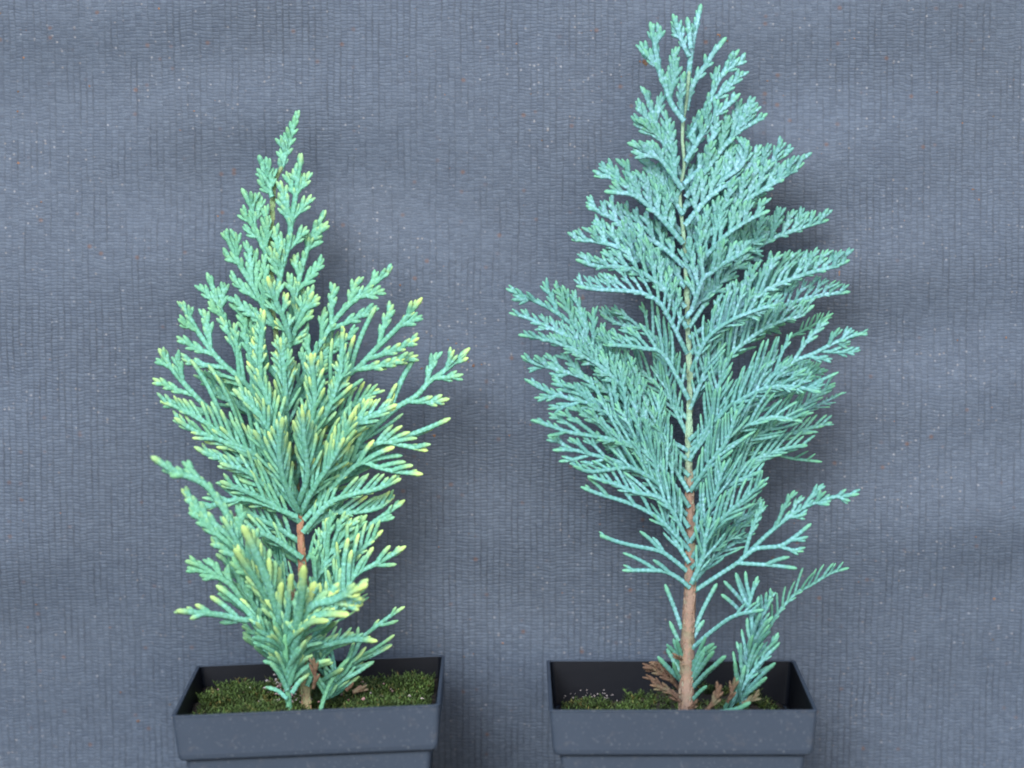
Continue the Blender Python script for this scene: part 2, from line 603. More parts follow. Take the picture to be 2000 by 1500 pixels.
make_moss(0, LEFT_X, 7000, dens_left, 'short dark green moss carpeting the soil around the shorter seedling')
make_moss(1, RIGHT_X, 7000, dens_right, 'patchy dark moss tufts beside the tan stem and in one pot corner')


def blob(m, c, r, rr, col):
    """small irregular crumb (octahedron, jittered)"""
    d = np.array([(1, 0, 0), (-1, 0, 0), (0, 1, 0), (0, -1, 0), (0, 0, 1), (0, 0, -1)], float)
    d = d * np.asarray(rr) * r.uniform(0.6, 1.3, (6, 1)) + r.normal(0, 0.15, (6, 3)) * np.mean(rr)
    m.add(d + np.asarray(c), [(0, 2, 4), (2, 1, 4), (1, 3, 4), (3, 0, 4), (2, 0, 5), (1, 2, 5), (3, 1, 5), (0, 3, 5)], np.tile(col, (6, 1)))


def make_grit():
    r = np.random.RandomState(5)
    m = MB()
    for _ in range(160):
        q = r.rand()
        if q < 0.5: px_, py_ = r.normal(556, 18), r.normal(1333, 9)
        elif q < 0.75: px_, py_ = r.normal(565, 25), r.normal(1363, 6)
        else: px_, py_ = r.uniform(400, 840), r.uniform(1330, 1375)
        # onto the soil: walk along the ray
        for Y in np.linspace(0.004, 0.086, 60):
            p = P(px_, py_, Y)
            if p[2] <= float(soil_top(p[0], p[1], 0)) + 0.0022:
                break
        s = r.uniform(0.0003, 0.0008)
        blob(m, p, r, (s, s, s * 0.8), (r.rand(), 0.7 * (r.rand() < 0.25), 0, 1))
    o = m.build('grit', M_GRIT, smooth=False)
    tag(o, 'pinkish grit and crumbs scattered on the moss of the shorter seedling', 'grit', kind='stuff')
    m = MB()
    for _ in range(34):
        px_, py_ = r.uniform(1095, 1210), r.normal(1362, 8)
        for Y in np.linspace(0.004, 0.086, 60):
            p = P(px_, py_, Y)
            if p[2] <= float(soil_top(p[0], p[1], 1)) + 0.0006:
                break
        s = r.uniform(0.00015, 0.0003)
        blob(m, p, r, (s, s, s), (0.8 + 0.2 * r.rand(), 0.0, 0, 1))
    o = m.build('grit', M_GRIT, smooth=False)
    tag(o, 'pale grains on bare soil beside the taller seedling', 'grit', kind='stuff')


make_grit()


# ------------------------------------------------------------------ debris clinging to the fabric
def make_litter():
    r = np.random.RandomState(3)
    m = MB()
    spots = [(925, 715, 3.2), (940, 712, 2.6), (915, 707, 2.6), (1258, 120, 4.5), (1262, 124, 3.5), (1250, 121, 3), (1402, 68, 3.4), (1406, 70, 2.6), (823, 720, 3.2),
             (848, 850, 3.0), (781, 557, 2.6), (875, 664, 2.4), (891, 671, 2.2), (1575, 1222, 2.8), (1584, 1222, 2.6), (425, 422, 2.6), (269, 1408, 3.2), (850, 1450, 2),
             (1900, 370, 3), (1870, 665, 3), (1912, 390, 2.4), (1965, 660, 3), (1880, 240, 2.6), (35, 178, 2.6), (45, 112, 2.6), (40, 58, 2.2), (795, 110, 2.6), (800, 140, 2), (1155, 60, 2.2)]
    for _ in range(230):
        spots.append((r.uniform(-100, 2100), r.uniform(-60, 1500), abs(r.normal(0, 1.0)) + 0.7))
    for px_, py_, s in spots:
        p = P(px_, py_, WALL_Y)
        y = WALL_Y + float(wall_ripple(p[0], p[2])) + 0.0015 + float(belly(p[2]))
        q = P(px_, py_, y)
        k = s * px_m(y)
        blob(m, q, r, (k * r.uniform(.7, 1.5), k * 0.5, k * r.uniform(.6, 1.4)), (r.rand(), 0.6 * (r.rand() < 0.3), 0, 1))
    # a dry needle-like flake beside the taller seedling
    pts = P([1642, 1640, 1638], [488, 518, 548], [WALL_Y + 0.0008] * 3)
    for a, b in zip(pts[:-1], pts[1:]):
        m.add([a + (-.0007, 0, 0), a + (.0007, 0, 0), b + (.0005, 0, 0), b + (-.0003, 0, 0), (a + b) / 2 + (0, -.0006, 0)], [(0, 1, 4), (1, 2, 4), (2, 3, 4), (3, 0, 4)], np.tile((1.0, 0, 0, 1), (5, 1)))
    o = m.build('soil_crumbs', M_LITTER, smooth=False)
    tag(o, 'tiny brown crumbs of soil clinging to the woven fabric', 'crumbs', kind='stuff')


make_litter()


# ------------------------------------------------------------------ seedlings
def resample(pts, step):
    pts = np.asarray(pts, float)
    # smooth the traced polyline (Catmull-Rom), then resample by length
    if len(pts) > 2:
        q = np.vstack([2 * pts[0] - pts[1], pts, 2 * pts[-1] - pts[-2]])
        out = []
        for i in range(1, len(q) - 2):
            p0, p1, p2, p3 = q[i - 1], q[i], q[i + 1], q[i + 2]
            for t in np.linspace(0, 1, 8, endpoint=False):
                out.append(0.5 * ((2 * p1) + (p2 - p0) * t + (2 * p0 - 5 * p1 + 4 * p2 - p3) * t * t + (3 * p1 - p0 - 3 * p2 + p3) * t ** 3))
        out.append(q[-2])
        pts = np.array(out)
    d = np.r_[0, np.cumsum(np.linalg.norm(np.diff(pts[:, :2], axis=0), axis=1))]
    n = max(3, int(round(d[-1] / step)) + 1)
    s = np.linspace(0, d[-1], n)
    return np.stack([np.interp(s, d, pts[:, k]) for k in range(pts.shape[1])], -1), s


TH6 = np.linspace(0, 2 * math.pi, 7)[:-1]


def tube(m, q, hw, flat, nrm, cols, sides=6):
    """flattened tube through q (n x (px,py,Y)), half widths hw in pixels, rounded tip"""
    q = np.asarray(q, float)
    W = P(q[:, 0], q[:, 1], q[:, 2])
    r = np.asarray(hw) * px_m(q[:, 2])
    t = np.gradient(W, axis=0)
    t /= np.linalg.norm(t, axis=1)[:, None] + 1e-12
    side = np.cross(t, nrm)
    side /= np.linalg.norm(side, axis=1)[:, None] + 1e-12
    nn = np.cross(side, t)
    th = np.linspace(0, 2 * math.pi, sides + 1)[:-1]
    ca, sa = np.cos(th), np.sin(th)
    V = W[:, None, :] + r[:, None, None] * (ca[None, :, None] * side[:, None, :] + flat * sa[None, :, None] * nn[:, None, :])
    n = len(q)
    V = V.reshape(-1, 3)
    tip = W[-1] + t[-1] * r[-1] * 0.8
    V = np.vstack([V, tip])
    F = []
    for k in range(n - 1):
        a = k * sides
        for j in range(sides):
            j2 = (j + 1) % sides
            F.append((a + j, a + j2, a + sides + j2, a + sides + j))
    a = (n - 1) * sides
    for j in range(sides):
        F.append((a + j, a + (j + 1) % sides, n * sides))
    K = np.repeat(cols, sides, axis=0)
    K = np.vstack([K, cols[-1]])
    m.add(V, F, K)


def rot(v, a):
    c, s = math.cos(a), math.sin(a)
    return np.array([v[0] * c - v[1] * s, v[0] * s + v[1] * c])


def twig(m, q, s, w0, w1, nrm, yellow, bloom, green, tipl=26.0, flat=0.42):
    """one scale-leaved branchlet: half width w0 -> w1 px, beaded by its scale leaves"""
    n = len(q)
    f = s / s[-1]
    hw = w0 + (w1 - w0) * f
    bead = 1.0 + 0.10 * np.where(np.arange(n) % 2 == 0, 1.0, -1.0)
    hw = hw * bead
    # rounded blunt tip
    back = (s[-1] - s)
    hw = hw * np.clip(0.42 + back / 11.0, 0, 1)
    k = np.clip(1 - back / tipl, 0, 1)
    tipv = yellow * k * k * (3 - 2 * k) * 1.1
    alt = np.where(np.arange(n) % 2 == 0, 1.0, -1.0)
    cols = np.stack([np.clip(tipv, 0, 1), np.clip(bloom * (1 - 0.6 * k) + 0.22 * alt, 0, 1), np.clip(green + 0.35 * k - 0.12 * alt, 0, 1), np.ones(n)], -1)
    tube(m, q, hw, flat, nrm, cols)


def curve2(p0, d0, length, bend, Y0, dY, step=4.6):
    """planar curve from p0 along d0 that turns by 'bend' radians over its length"""
    n = max(3, int(length / step) + 1)
    s = np.linspace(0, length, n)
    ang = math.atan2(d0[1], d0[0]) + bend * (s / max(length, 1e-6))
    ds = np.diff(s, prepend=0.0)
    x = p0[0] + np.cumsum(np.cos(ang) * ds)
    y = p0[1] + np.cumsum(np.sin(ang) * ds)
    Y = Y0 + dY * (s / max(length, 1e-6))
    return np.stack([x, y, Y], -1), s


def side_branchlet(rng, p0, Y0, d0, length, sgn, hw, lob, yellow, bloom, green, nrm, dY, end=None, tl=1.0):
    """one branchlet: a blunt axis with alternate lobes"""
    m = MB()
    bend = -sgn * rng.uniform(0.05, 0.35)
    q, s = curve2(p0, d0, length, bend, Y0, dY)
    if end is not None:                          # branchlet whose tip was traced
        t = np.linspace(0, 1, len(q))[:, None]
        mid = np.asarray(p0) + np.asarray(d0) * length * 0.5
        xy = (1 - t) ** 2 * np.asarray(p0) + 2 * t * (1 - t) * mid + t * t * np.asarray(end)
        q = np.column_stack([xy, q[:, 2]])
    y1 = yellow * rng.choice((0.1, 0.4, 0.7, 0.95, 1.2)) * rng.uniform(0.7, 1.05)
    twig(m, q, s, hw * 0.98, hw * rng.uniform(0.72, 0.98), nrm, y1, bloom, green, tipl=min(30 * tl, length * 0.55 * tl))
    if length > 22 and lob > 0.05:
        step = 10.5
        pos = max(8.0, length * (0.55 - 0.36 * lob))
        side = sgn if rng.random() < 0.5 else -sgn
        while pos < length - 8:
            f = pos / length
            ll = (12.0 + 9.0 * lob * min(1.0, length / 70.0) * (1.15 - f)) * rng.uniform(0.75, 1.25)
            if side == sgn: ll *= 0.8
            i = min(len(q) - 2, int(f * (len(q) - 1)))
            d = q[i + 1, :2] - q[i, :2]
            d = d / (np.linalg.norm(d) + 1e-9)
            a = math.radians(rng.uniform(19, 29)) * (1 if side > 0 else -1)
            p = q[i, :2] + rot(d, math.pi / 2 * (1 if side > 0 else -1)) * hw * 0.25
            q2, s2 = curve2(p, rot(d, a), ll + hw, -0.1 * a, q[i, 2], rng.uniform(-0.0006, 0.0004) + dY * 0.2, step=4.2)
            twig(m, q2, s2, hw * 0.95, hw * 0.84, nrm, y1 * rng.uniform(0.25, 0.95), bloom, green, tipl=min(18, ll * 0.9))
            side = -side
            pos += step * rng.uniform(0.8, 1.2)
    return m, length


def frond(rng, plant, pts, L, R, o):
    """a flat spray: axis traced from the photograph, branchlets on both sides"""
    Yb = plant['depth'](pts[0][1]) + rng.uniform(-0.004, 0.002) if 'Y0' not in o else o['Y0']
    d1 = o.get('d', None)
    if d1 is None:
        d1 = rng.uniform(-0.011, 0.012)
    base = np.array(pts, float)
    q, s = resample(base, 5.0)
    T = s / s[-1]
    Y = Yb + d1 * T ** 0.8
    Y = np.clip(Y, 0.0005, WALL_Y - 0.004)
    q = np.column_stack([q[:, 0], q[:, 1], Y])
    tot = s[-1]
    hw = o.get('w', plant['w'] * (1.0 + plant['chunk'] * float(np.clip((600.0 - np.mean(np.array(pts)[:, 1])) / 200.0, 0, 1))))
    my = np.mean(base[:, 1])
    lob = o.get('lob', plant['lob'](my))
    yel = o.get('y', plant['yellow'](base[-1]))
    tl = o.get('tl', plant['tl'])
    green = o.get('g', 0.05 + 0.22 * rng.random() + 0.12 * (1 - plant['blue'](my)))
    bloom = o.get('b', rng.uniform(0.7, 1.15) * plant['blue'](my))
    tiltx, tilty = rng.uniform(-0.35, 0.35), rng.uniform(-0.35, 0.35)
    nrm = np.array([tiltx, -1.0, tilty + 0.15]); nrm /= np.linalg.norm(nrm)
    ax = MB()
    twig(ax, q, s, hw * (1.15 if tot > 120 else 1.0), hw * 0.95, nrm, yel, bloom, green, tipl=28 * tl)
    parts = []
    sp = o.get('sp', plant['sp'] * (1.0 + 0.8 * plant['chunk'] * float(np.clip((600.0 - my) / 200.0, 0, 1))) * (1.0 - plant['dense'] * float(np.clip((0.45 - lob) / 0.3, 0, 1))))
    t0 = o.get('t0', 0.13)
    stations = []
    tips = o.get('tips', ())
    am = o.get('am', 0.0 if tips else 1.0)
    for sd in (-1, 1):
        i0 = len(q) // 2
        dm = q[min(len(q) - 1, i0 + 2), :2] - q[max(0, i0 - 2), :2]
        nside = rot(dm / (np.linalg.norm(dm) + 1e-9), math.pi / 2 * sd)
        k = sp * (0.86 - 0.0 * nside[1]) if nside[1] < 0 else sp * 1.25      # denser on the upper side of the spray
        if abs(nside[1]) < 0.25: k = sp
        pos = t0 * tot + rng.uniform(0, k)
        while pos < tot - 8:
            stations.append((pos, sd))
            pos += k * rng.uniform(0.82, 1.2)
    for pos, side in stations:
        f = pos / tot
        i = min(len(q) - 2, int(f * (len(q) - 1)))
        d = q[i + 1, :2] - q[i, :2]
        d = d / (np.linalg.norm(d) + 1e-9)
        # image y runs down: the left hand side of the direction of growth is rot(d, -90 deg)
        sgn = side
        Lm = L if sgn < 0 else R
        g = (f - t0) / (1 - t0)
        prof = min(1.0, 0.62 + 1.3 * g) * (1.0 - max(0.0, g - 0.45) / 0.55 * 0.70)
        low = min(1.0, max(0.0, (my - 620.0) / 200.0))
        prof *= 1.06 + plant['long'] * low
        ln = Lm * prof * rng.uniform(0.82, 1.12)
        ln = max(ln, 8.0 if Lm > 3 else 0.0)
        tooth = bool(tips) and f > am
        if tooth and lob < 0.2 and f < 0.85: continue
        if tooth: ln = rng.uniform(13, 21)
        if ln > 5 and not (Lm < 14 and rng.random() < 0.35):
            a = math.radians(rng.uniform(41, 53) - 8 * g - 9 * low) * sgn
            if tooth: a = math.radians(rng.uniform(24, 32)) * sgn
            dd = rot(d, a)
            up = np.array([0.0, -1.0])
            dd = dd * 0.84 + up * 0.16
            dd /= np.linalg.norm(dd)
            p = q[i, :2]
            dY = (rng.uniform(-0.0035, 0.002) - 0.0015 * tiltx * sgn) * min(1.5, ln / 50.0)
            dY = max(dY, 0.0012 - q[i, 2])
            dY = min(dY, WALL_Y - 0.003 - q[i, 2])
            parts.append(side_branchlet(rng, p, q[i, 2], dd, ln, sgn, hw * rng.uniform(0.88, 1.02) * (0.84 if lob < 0.2 else 1.0), min(1.0, lob + (0.75 * float(np.clip((g - 0.45) / 0.35, 0, 1)) if my < 800 else 0.0)), yel, min(1, max(0, bloom + rng.uniform(-.45, .3))), min(1, max(0, green + rng.choice((-.1, 0, 0, .05, .2, .45)) * rng.random())), nrm, dY, tl=tl))
    dirs = np.gradient(q[:, :2], axis=0)
    dirs /= np.linalg.norm(dirs, axis=1)[:, None] + 1e-9
    for tx, ty in tips:
        v = np.array([tx, ty]) - q[:, :2]
        n = np.linalg.norm(v, axis=1) + 1e-9
        cr = (dirs[:, 0] * v[:, 1] - dirs[:, 1] * v[:, 0]) / n
        dt = (dirs * v).sum(1) / n
        an = np.arctan2(cr, dt)
        near = int(np.argmin(n))
        sgn = 1 if cr[near] > 0 else -1
        want = math.radians(rng.uniform(24, 32))
        i = 0
        for j in range(near, -1, -1):
            if abs(an[j]) <= want:
                i = j; break
        ln = float(n[i])
        d0 = rot(v[i] / n[i], 0.16 * sgn)
        dY = rng.uniform(-0.003, 0.0015)
        dY = min(max(dY, 0.0012 - q[i, 2]), WALL_Y - 0.003 - q[i, 2])
        parts.append(side_branchlet(rng, q[i, :2], q[i, 2], d0, ln, sgn, hw * rng.uniform(0.95, 1.05), min(1.0, lob + (0.6 if my < 850 and i > 0.55 * len(q) else 0.0)), yel, min(1, max(0, bloom + rng.uniform(-.45, .3))), min(1, max(0, green + rng.choice((-.1, 0, 0, .05, .2, .45)) * rng.random())), nrm, dY, end=(tx, ty), tl=tl))
    return ax, parts


def build_seedling(plant, fronds, singles, dry):
    rng = random.Random(plant['seed'])
    root = empty('conifer_seedling', plant['base'])
    org = np.array(plant['base'])
    # stem
    st = np.array([(a, b) for a, b, _ in plant['stem']], float)
    sw = [c for _, _, c in plant['stem']]
    q, s = resample(np.column_stack([st, sw]), 5.0)
    Y = np.array([plant['depth'](y) for y in q[:, 1]])
    m = MB()
    n = len(q)
    hw = q[:, 2] * (1 + 0.06 * np.array([rng.uniform(-1, 1) for _ in range(n)]))
    green = np.array([plant['green_stem'](y) for y in q[:, 1]])
    tube(m, np.column_stack([q[:, :2], Y]), hw, 1.0, np.array([0.01, -1.0, 0.02]), np.stack([green, green * 0, green * 0, green * 0 + 1], -1), sides=10)
    # scale-leaf stubs on the bark
    for i in range(2, n - 2):
        if q[i, 2] < 4.5: continue
        for _ in range(3):
            sg = rng.choice((-1, 1)); a = math.radians(rng.uniform(12, 30)) * sg
            d = q[i + 1, :2] - q[i, :2]; d /= np.linalg.norm(d)
            p = q[i, :2] + rot(d, math.pi / 2 * sg) * hw[i] * rng.uniform(0.15, 0.85)
            q2, s2 = curve2(p, rot(d, a), rng.uniform(7, 12), -a, Y[i] - hw[i] * px_m(Y[i]) * rng.uniform(0.3, 0.9), -0.0001, step=4)
            tube(m, q2, np.linspace(2.6, 0.6, len(q2)), 0.5, np.array([0, -1.0, 0.1]), np.tile((min(1, max(0, green[i] + rng.uniform(-.3, .3))), 0, 0, 1), (len(q2), 1)), sides=5)
    m.build('stem', plant['bark'], root, org)
    allp = []
    for spec in fronds:
        pts, L, R = spec[0], spec[1], spec[2]
        o = spec[3] if len(spec) > 3 else {}
        ax, parts = frond(rng, plant, pts, L, R, o)
        fo = ax.build('frond', plant['leaf'], root, org)
        allp += [(ln, mb, fo) for mb, ln in parts]
    for pts, o in singles:
        q, s = resample(np.array(pts, float), 5.0)
        Yb = o.get('Y0', plant['depth'](pts[0][1]))
        Yv = np.clip(Yb + o.get('d', rng.uniform(-0.01, 0.006)) * (s / s[-1]), 0.001, WALL_Y - 0.004)
        mb = MB()
        hwv = o.get('w', plant['w'] * 0.95)
        twig(mb, np.column_stack([q[:, :2], Yv]), s, hwv, hwv, np.array([0.1, -1, 0.1]), o.get('y', 0.4), rng.uniform(.4, 1), o.get('g', 0.3), tipl=30)
        mb.build('sprig', plant['leaf'], root, org)
    for pts, wd, yy in dry:
        q, s = resample(np.array(pts, float), 5.0)
        mb = MB()
        v = q[-1, :2] - q[0, :2]
        ln = float(np.linalg.norm(v))
        mb, _ = side_branchlet(rng, q[0, :2], yy, rot(v / ln, 0.25), ln, 1, wd * 0.8, 0.8, rng.uniform(0, 0.9), 0.5, 0.5, np.array([rng.uniform(-.4, .4), -1, 0.2]), -0.003, end=tuple(q[-1, :2]))
        mb.build('dead_sprig', M_LEAF_DRY, root, org)
    allp.sort(key=lambda t: -t[0])
    for ln, mb, fo in allp[:300]:
        mb.build('branchlet', plant['leaf'], fo, org)
    rest = MB()
    for ln, mb, fo in allp[300:]:
        rest.join(mb)
    if rest.n:
        tag(rest.build('small_branchlets', plant['leaf'], root, org), kind='stuff')
    print('SEEDLING', len(fronds), 'fronds', len(allp), 'branchlets')
    return root


# ---- shorter, yellow-tipped seedling (traced from the photograph: axis points in pixels, branchlet length left / right)
A_STEM = [(600, 1440, 10), (599, 1390, 10), (593, 1250, 8.5), (590, 1110, 8), (586, 1018, 7), (583, 975, 7), (565, 865, 6), (553, 760, 5.5), (541, 665, 5), (531, 600, 5), (531, 550, 5),
          (527, 510, 5), (529, 464, 5), (532, 410, 4.8), (534, 377, 4.6), (539, 350, 4.4), (550, 327, 4.2)]
A = [
    ([(548, 332), (562, 285), (572, 250), (584, 216)], 26, 20, dict(d=0.002, t0=0.05, sp=16, y=0.15)),
    ([(531, 385), (520, 352), (513, 325), (506, 303)], 22, 34, dict(tips=[(502,329),(503,351),(527,310),(533,328)], t0=0.25, sp=20, y=0.1)),
    ([(542, 566), (552, 515), (563, 480), (569, 430), (575, 395), (581, 350), (589, 300)], 58, 56, dict(tips=[(604,335),(608,380),(599,442),(559,335),(548,353),(544,377),(535,442),(548,452),(526,481),(540,493),(572,330)], d=-0.004, y=0.4)),
    ([(527, 512), (511, 475), (498, 448), (491, 405), (481, 385), (472, 368)], 38, 62, dict(tips=[(490,374),(497,381),(511,383),(517,402),(521,422),(470,408),(474,443)], d=0.0, y=0.15)),
    ([(538, 640), (514, 597), (496, 562), (470, 520), (449, 475), (437, 452)], 52, 76, dict(tips=[(460,454),(481,470),(494,487),(512,497),(436,493),(449,538),(449,580),(515,545)], d=-0.002, y=0.15)),
    ([(549, 668), (566, 620), (578, 572), (590, 520), (608, 464), (622, 437), (636, 411)], 54, 64, dict(tips=[(596,454),(617,430),(574,497),(589,505),(562,532),(575,541),(640,433),(629,460),(632,505)], d=0.002, y=0.4)),
    ([(568, 665), (555, 625), (540, 590), (522, 540)], 42, 40, dict(d=-0.010, y=1.0)),
    ([(560, 690), (578, 640), (595, 605), (612, 570)], 46, 48, dict(d=-0.006, y=0.6)),
    ([(548, 745), (500, 690), (458, 655), (443, 635), (430, 604), (417, 566), (404, 533)], 44, 72, dict(tips=[(438,552),(455,584),(487,594),(390,555),(407,589),(475,600)], d=0.010, y=0.1)),
    ([(556, 850), (510, 785), (472, 742), (428, 703), (389, 652), (366, 612), (350, 590)], 66, 92, dict(am=0.45, tips=[(368,596),(397,604),(430,618),(472,638),(348,623),(345,657),(355,700),(490,665),(505,715),(400,750)], d=-0.004, y=0.45)),
    ([(545, 850), (515, 770), (508, 700), (516, 606)], 44, 24, dict(d=-0.007, y=0.9)),
    ([(578, 965), (535, 905), (492, 860), (440, 822), (399, 791), (353, 742), (336, 720), (310, 681)], 58, 88, dict(am=0.45, tips=[(324,684),(343,693),(373,703),(407,713),(460,735),(480,770),(305,700),(299,739),(314,783),(500,800),(360,800),(430,870)], d=-0.010, y=0.5)),
    ([(580, 985), (520, 915), (460, 868), (400, 825), (350, 797), (314, 783)], 24, 60, dict(d=-0.016, y=0.6)),
    ([(580, 985), (500, 890), (430, 860), (375, 838), (341, 816)], 44, 48, dict(d=-0.012, y=0.55)),
    ([(582, 1000), (520, 925), (470, 900), (420, 893), (380, 873)], 28, 44, dict(d=-0.004, y=0.5)),
    ([(572, 1330), (547, 1205), (502, 1127), (472, 1075), (450, 1018), (424, 975), (395, 943), (340, 920), (296, 892)], 72, 58, dict(lob=0.3, am=0.45, tips=[(356,902),(317,919),(333,930),(355,955),(370,991),(394,1016),(433,1061),(470,985),(495,1040)], d=-0.030, y=0.5, w=7.0, t0=0.2, g=0.35)),
    ([(572, 1320), (550, 1220), (520, 1130), (497, 1075), (474, 1027)], 30, 52, dict(tl=2.0, d=-0.036, y=0.8, w=8.5, lob=0.0, g=0.3)),
    ([(566, 1300), (548, 1225), (510, 1150), (480, 1105), (458, 1072)], 34, 40, dict(tl=2.0, d=-0.034, y=0.7, w=8.0, lob=0.0, g=0.3)),
    ([(565, 1330), (487, 1202), (472, 1172), (450, 1142), (420, 1124), (397, 1108), (364, 1095)], 42, 44, dict(am=0.4, tips=[(366,1108),(390,1123),(423,1144),(406,1091),(440,1110),(430,1150)], d=-0.022, y=0.25, w=6.2, g=0.5, lob=0.15, t0=0.2)),
    ([(560, 1290), (500, 1190), (470, 1140), (445, 1100), (423, 1082)], 36, 34, dict(d=-0.012, y=0.3, g=0.4, lob=0.15)),
    ([(575, 1330), (510, 1222), (472, 1211), (435, 1202), (397, 1198), (345, 1193)], 30, 46, dict(tips=[(372,1208),(430,1216),(382,1181),(411,1165),(423,1144),(470,1170),(475,1235)], d=-0.030, y=0.6, w=6.4, lob=0.0, g=0.3, sp=34)),
    # right hand side
    ([(566, 790), (600, 720), (622, 678), (642, 644), (668, 609), (716, 565), (739, 547), (766, 521)], 76, 80, dict(am=0.3, tips=[(739,531),(702,541),(654,554),(635,600),(751,565),(736,597),(700,640)], d=0.008, y=0.35)),
    ([(582, 930), (625, 810), (676, 738), (702, 716), (736, 680), (767, 650), (790, 625), (824, 582)], 92, 78, dict(am=0.4, tips=[(804,588),(768,595),(734,600),(693,655),(650,740),(824,616),(818,660),(816,694),(790,700)], d=-0.006, y=1.0)),
    ([(588, 930), (600, 880), (640, 800), (659, 746), (666, 712), (668, 670), (670, 638)], 24, 44, dict(d=-0.012, y=1.0)),
    ([(594, 985), (634, 927), (685, 883), (719, 847), (753, 815), (779, 793), (812, 774), (838, 746), (863, 728), (889, 706), (917, 680)], 88, 90, dict(am=0.4, tips=[(887,684),(853,689),(812,694),(775,749),(770,768),(735,780),(700,810),(660,860),(914,699),(904,731),(877,779),(879,817),(850,833),(770,860)], d=0.004, y=0.75)),
    ([(594, 1000), (650, 940), (700, 890), (745, 864), (787, 870), (835, 880)], 66, 16, dict(am=0.4, tips=[(767,830),(785,832),(800,844),(814,856),(725,815),(690,830),(840,868)], d=-0.010, y=1.0)),
    ([(594, 1015), (650, 950), (702, 905), (736, 912), (770, 920), (825, 926)], 56, 14, dict(am=0.4, tips=[(770,873),(785,890),(792,902),(806,909),(730,860),(690,870)], d=-0.008, y=1.0)),
    ([(592, 1040), (640, 985), (690, 965), (736, 955), (783, 935)], 44, 20, dict(d=-0.004, y=0.6)),
    ([(597, 1040), (620, 1018), (650, 1002), (695, 1000), (740, 991), (770, 967)], 48, 16, dict(d=0.004, y=0.8)),
    ([(600, 1170), (642, 1082), (665, 1064), (702, 1043), (725, 1024), (755, 1003), (790, 977)], 74, 52, dict(am=0.4, tips=[(687,1012),(638,1012),(702,1009),(716,1006),(770,1010),(665,1025)], d=0.012, y=0.7, lob=0.1)),
    ([(605, 1330), (630, 1240), (680, 1142), (702, 1117), (725, 1106), (755, 1090), (792, 1067)], 84, 50, dict(am=0.5, tips=[(762,1066),(729,1069),(701,1042),(680,1051),(687,1075),(774,1102),(715,1085),(665,1110)], d=0.004, y=0.9, lob=0.05, t0=0.25)),
    ([(640, 1200), (680, 1110), (705, 1075), (747, 1036)], 60, 26, dict(d=0.006, y=0.9, lob=0.05, Y0=0.05)),
    ([(570, 1330), (565, 1260), (605, 1187), (650, 1172), (685, 1155), (717, 1141)], 50, 40, dict(tl=2.0, tips=[(707,1180),(662,1150),(692,1140),(615,1137),(640,1155),(702,1160)], d=-0.037, y=1.0, w=8.6, lob=0.1, t0=0.25, g=0.2, b=0.9)),
    ([(566, 1320), (572, 1245), (610, 1207), (640, 1199), (681, 1200)], 22, 18, dict(tl=2.0, d=-0.036, y=0.9, w=8.0, lob=0.0, t0=0.3)),
    ([(566, 1320), (580, 1250), (605, 1217), (641, 1212)], 18, 20, dict(tl=2.0, d=-0.033, y=0.8, w=7.0, lob=0.0, t0=0.3)),
    ([(575, 1330), (600, 1275), (640, 1260), (690, 1250), (736, 1252)], 26, 16, dict(d=-0.022, y=0.9, w=6.0, lob=0.0, t0=0.25)),
    ([(625, 1345), (680, 1295), (705, 1250), (730, 1227), (767, 1200), (790, 1185)], 44, 72, dict(tips=[(777,1212),(770,1240),(765,1260),(730,1292),(740,1210),(700,1225)], d=0.006, y=0.6, w=4.2, lob=0.05, t0=0.05, sp=30)),
    ([(572, 1325), (580, 1230), (588, 1170), (594, 1105)], 24, 22, dict(tl=2.0, d=-0.039, y=0.9, w=8.0, lob=0.2, t0=0.35, g=0.35)),
    ([(568, 1320), (560, 1230), (565, 1180), (568, 1122)], 26, 24, dict(tl=2.0, d=-0.030, y=0.9, w=6.5, lob=0.0, t0=0.3)),
    ([(566, 1320), (548, 1230), (546, 1190), (550, 1138)], 26, 26, dict(tl=2.0, d=-0.026, y=0.9, w=6.5, lob=0.0, t0=0.3)),
    # sprays standing out of the middle
    ([(565, 900), (560, 820), (556, 740), (548, 660)], 50, 50, dict(d=-0.014, y=0.7)),
    ([(575, 950), (600, 860), (615, 780), (607, 690)], 48, 48, dict(d=-0.016, y=0.9)),
    ([(572, 940), (545, 860), (525, 790), (500, 720)], 50, 50, dict(d=-0.012, y=0.6)),
    ([(580, 980), (540, 920), (520, 880), (495, 840)], 54, 56, dict(d=-0.020, y=0.5)),
    ([(582, 985), (600, 930), (595, 870), (590, 800)], 50, 54, dict(d=-0.022, y=0.8)),
    ([(583, 985), (640, 920), (665, 870), (690, 805)], 50, 52, dict(d=-0.016, y=0.9)),
    ([(583, 1000), (555, 940), (545, 880), (552, 815)], 52, 48, dict(d=-0.024, y=0.7)),
    ([(585, 1005), (615, 950), (645, 905), (672, 855)], 50, 50, dict(d=-0.020, y=0.8)),
    ([(580, 990), (520, 950), (480, 920), (430, 905)], 46, 52, dict(d=-0.018, y=0.4)),
    ([(586, 1020), (530, 985), (480, 960), (430, 940)], 42, 50, dict(d=-0.014, y=0.4)),
    ([(588, 1060), (540, 1030), (500, 1010), (468, 985)], 46, 52, dict(d=-0.004, y=0.2)),
    ([(590, 1110), (555, 1065), (535, 1040), (515, 1010)], 46, 46, dict(d=0.012, y=0.2)),
    ([(590, 1100), (630, 1060), (650, 1020), (660, 980)], 50, 46, dict(d=0.014, y=0.3)),
    ([(592, 1180), (640, 1130), (665, 1090), (685, 1060)], 60, 46, dict(d=0.020, y=0.4, lob=0.1)),
    ([(596, 1230), (620, 1170), (640, 1130), (650, 1080)], 60, 60, dict(d=0.014, y=0.3, lob=0.05)),
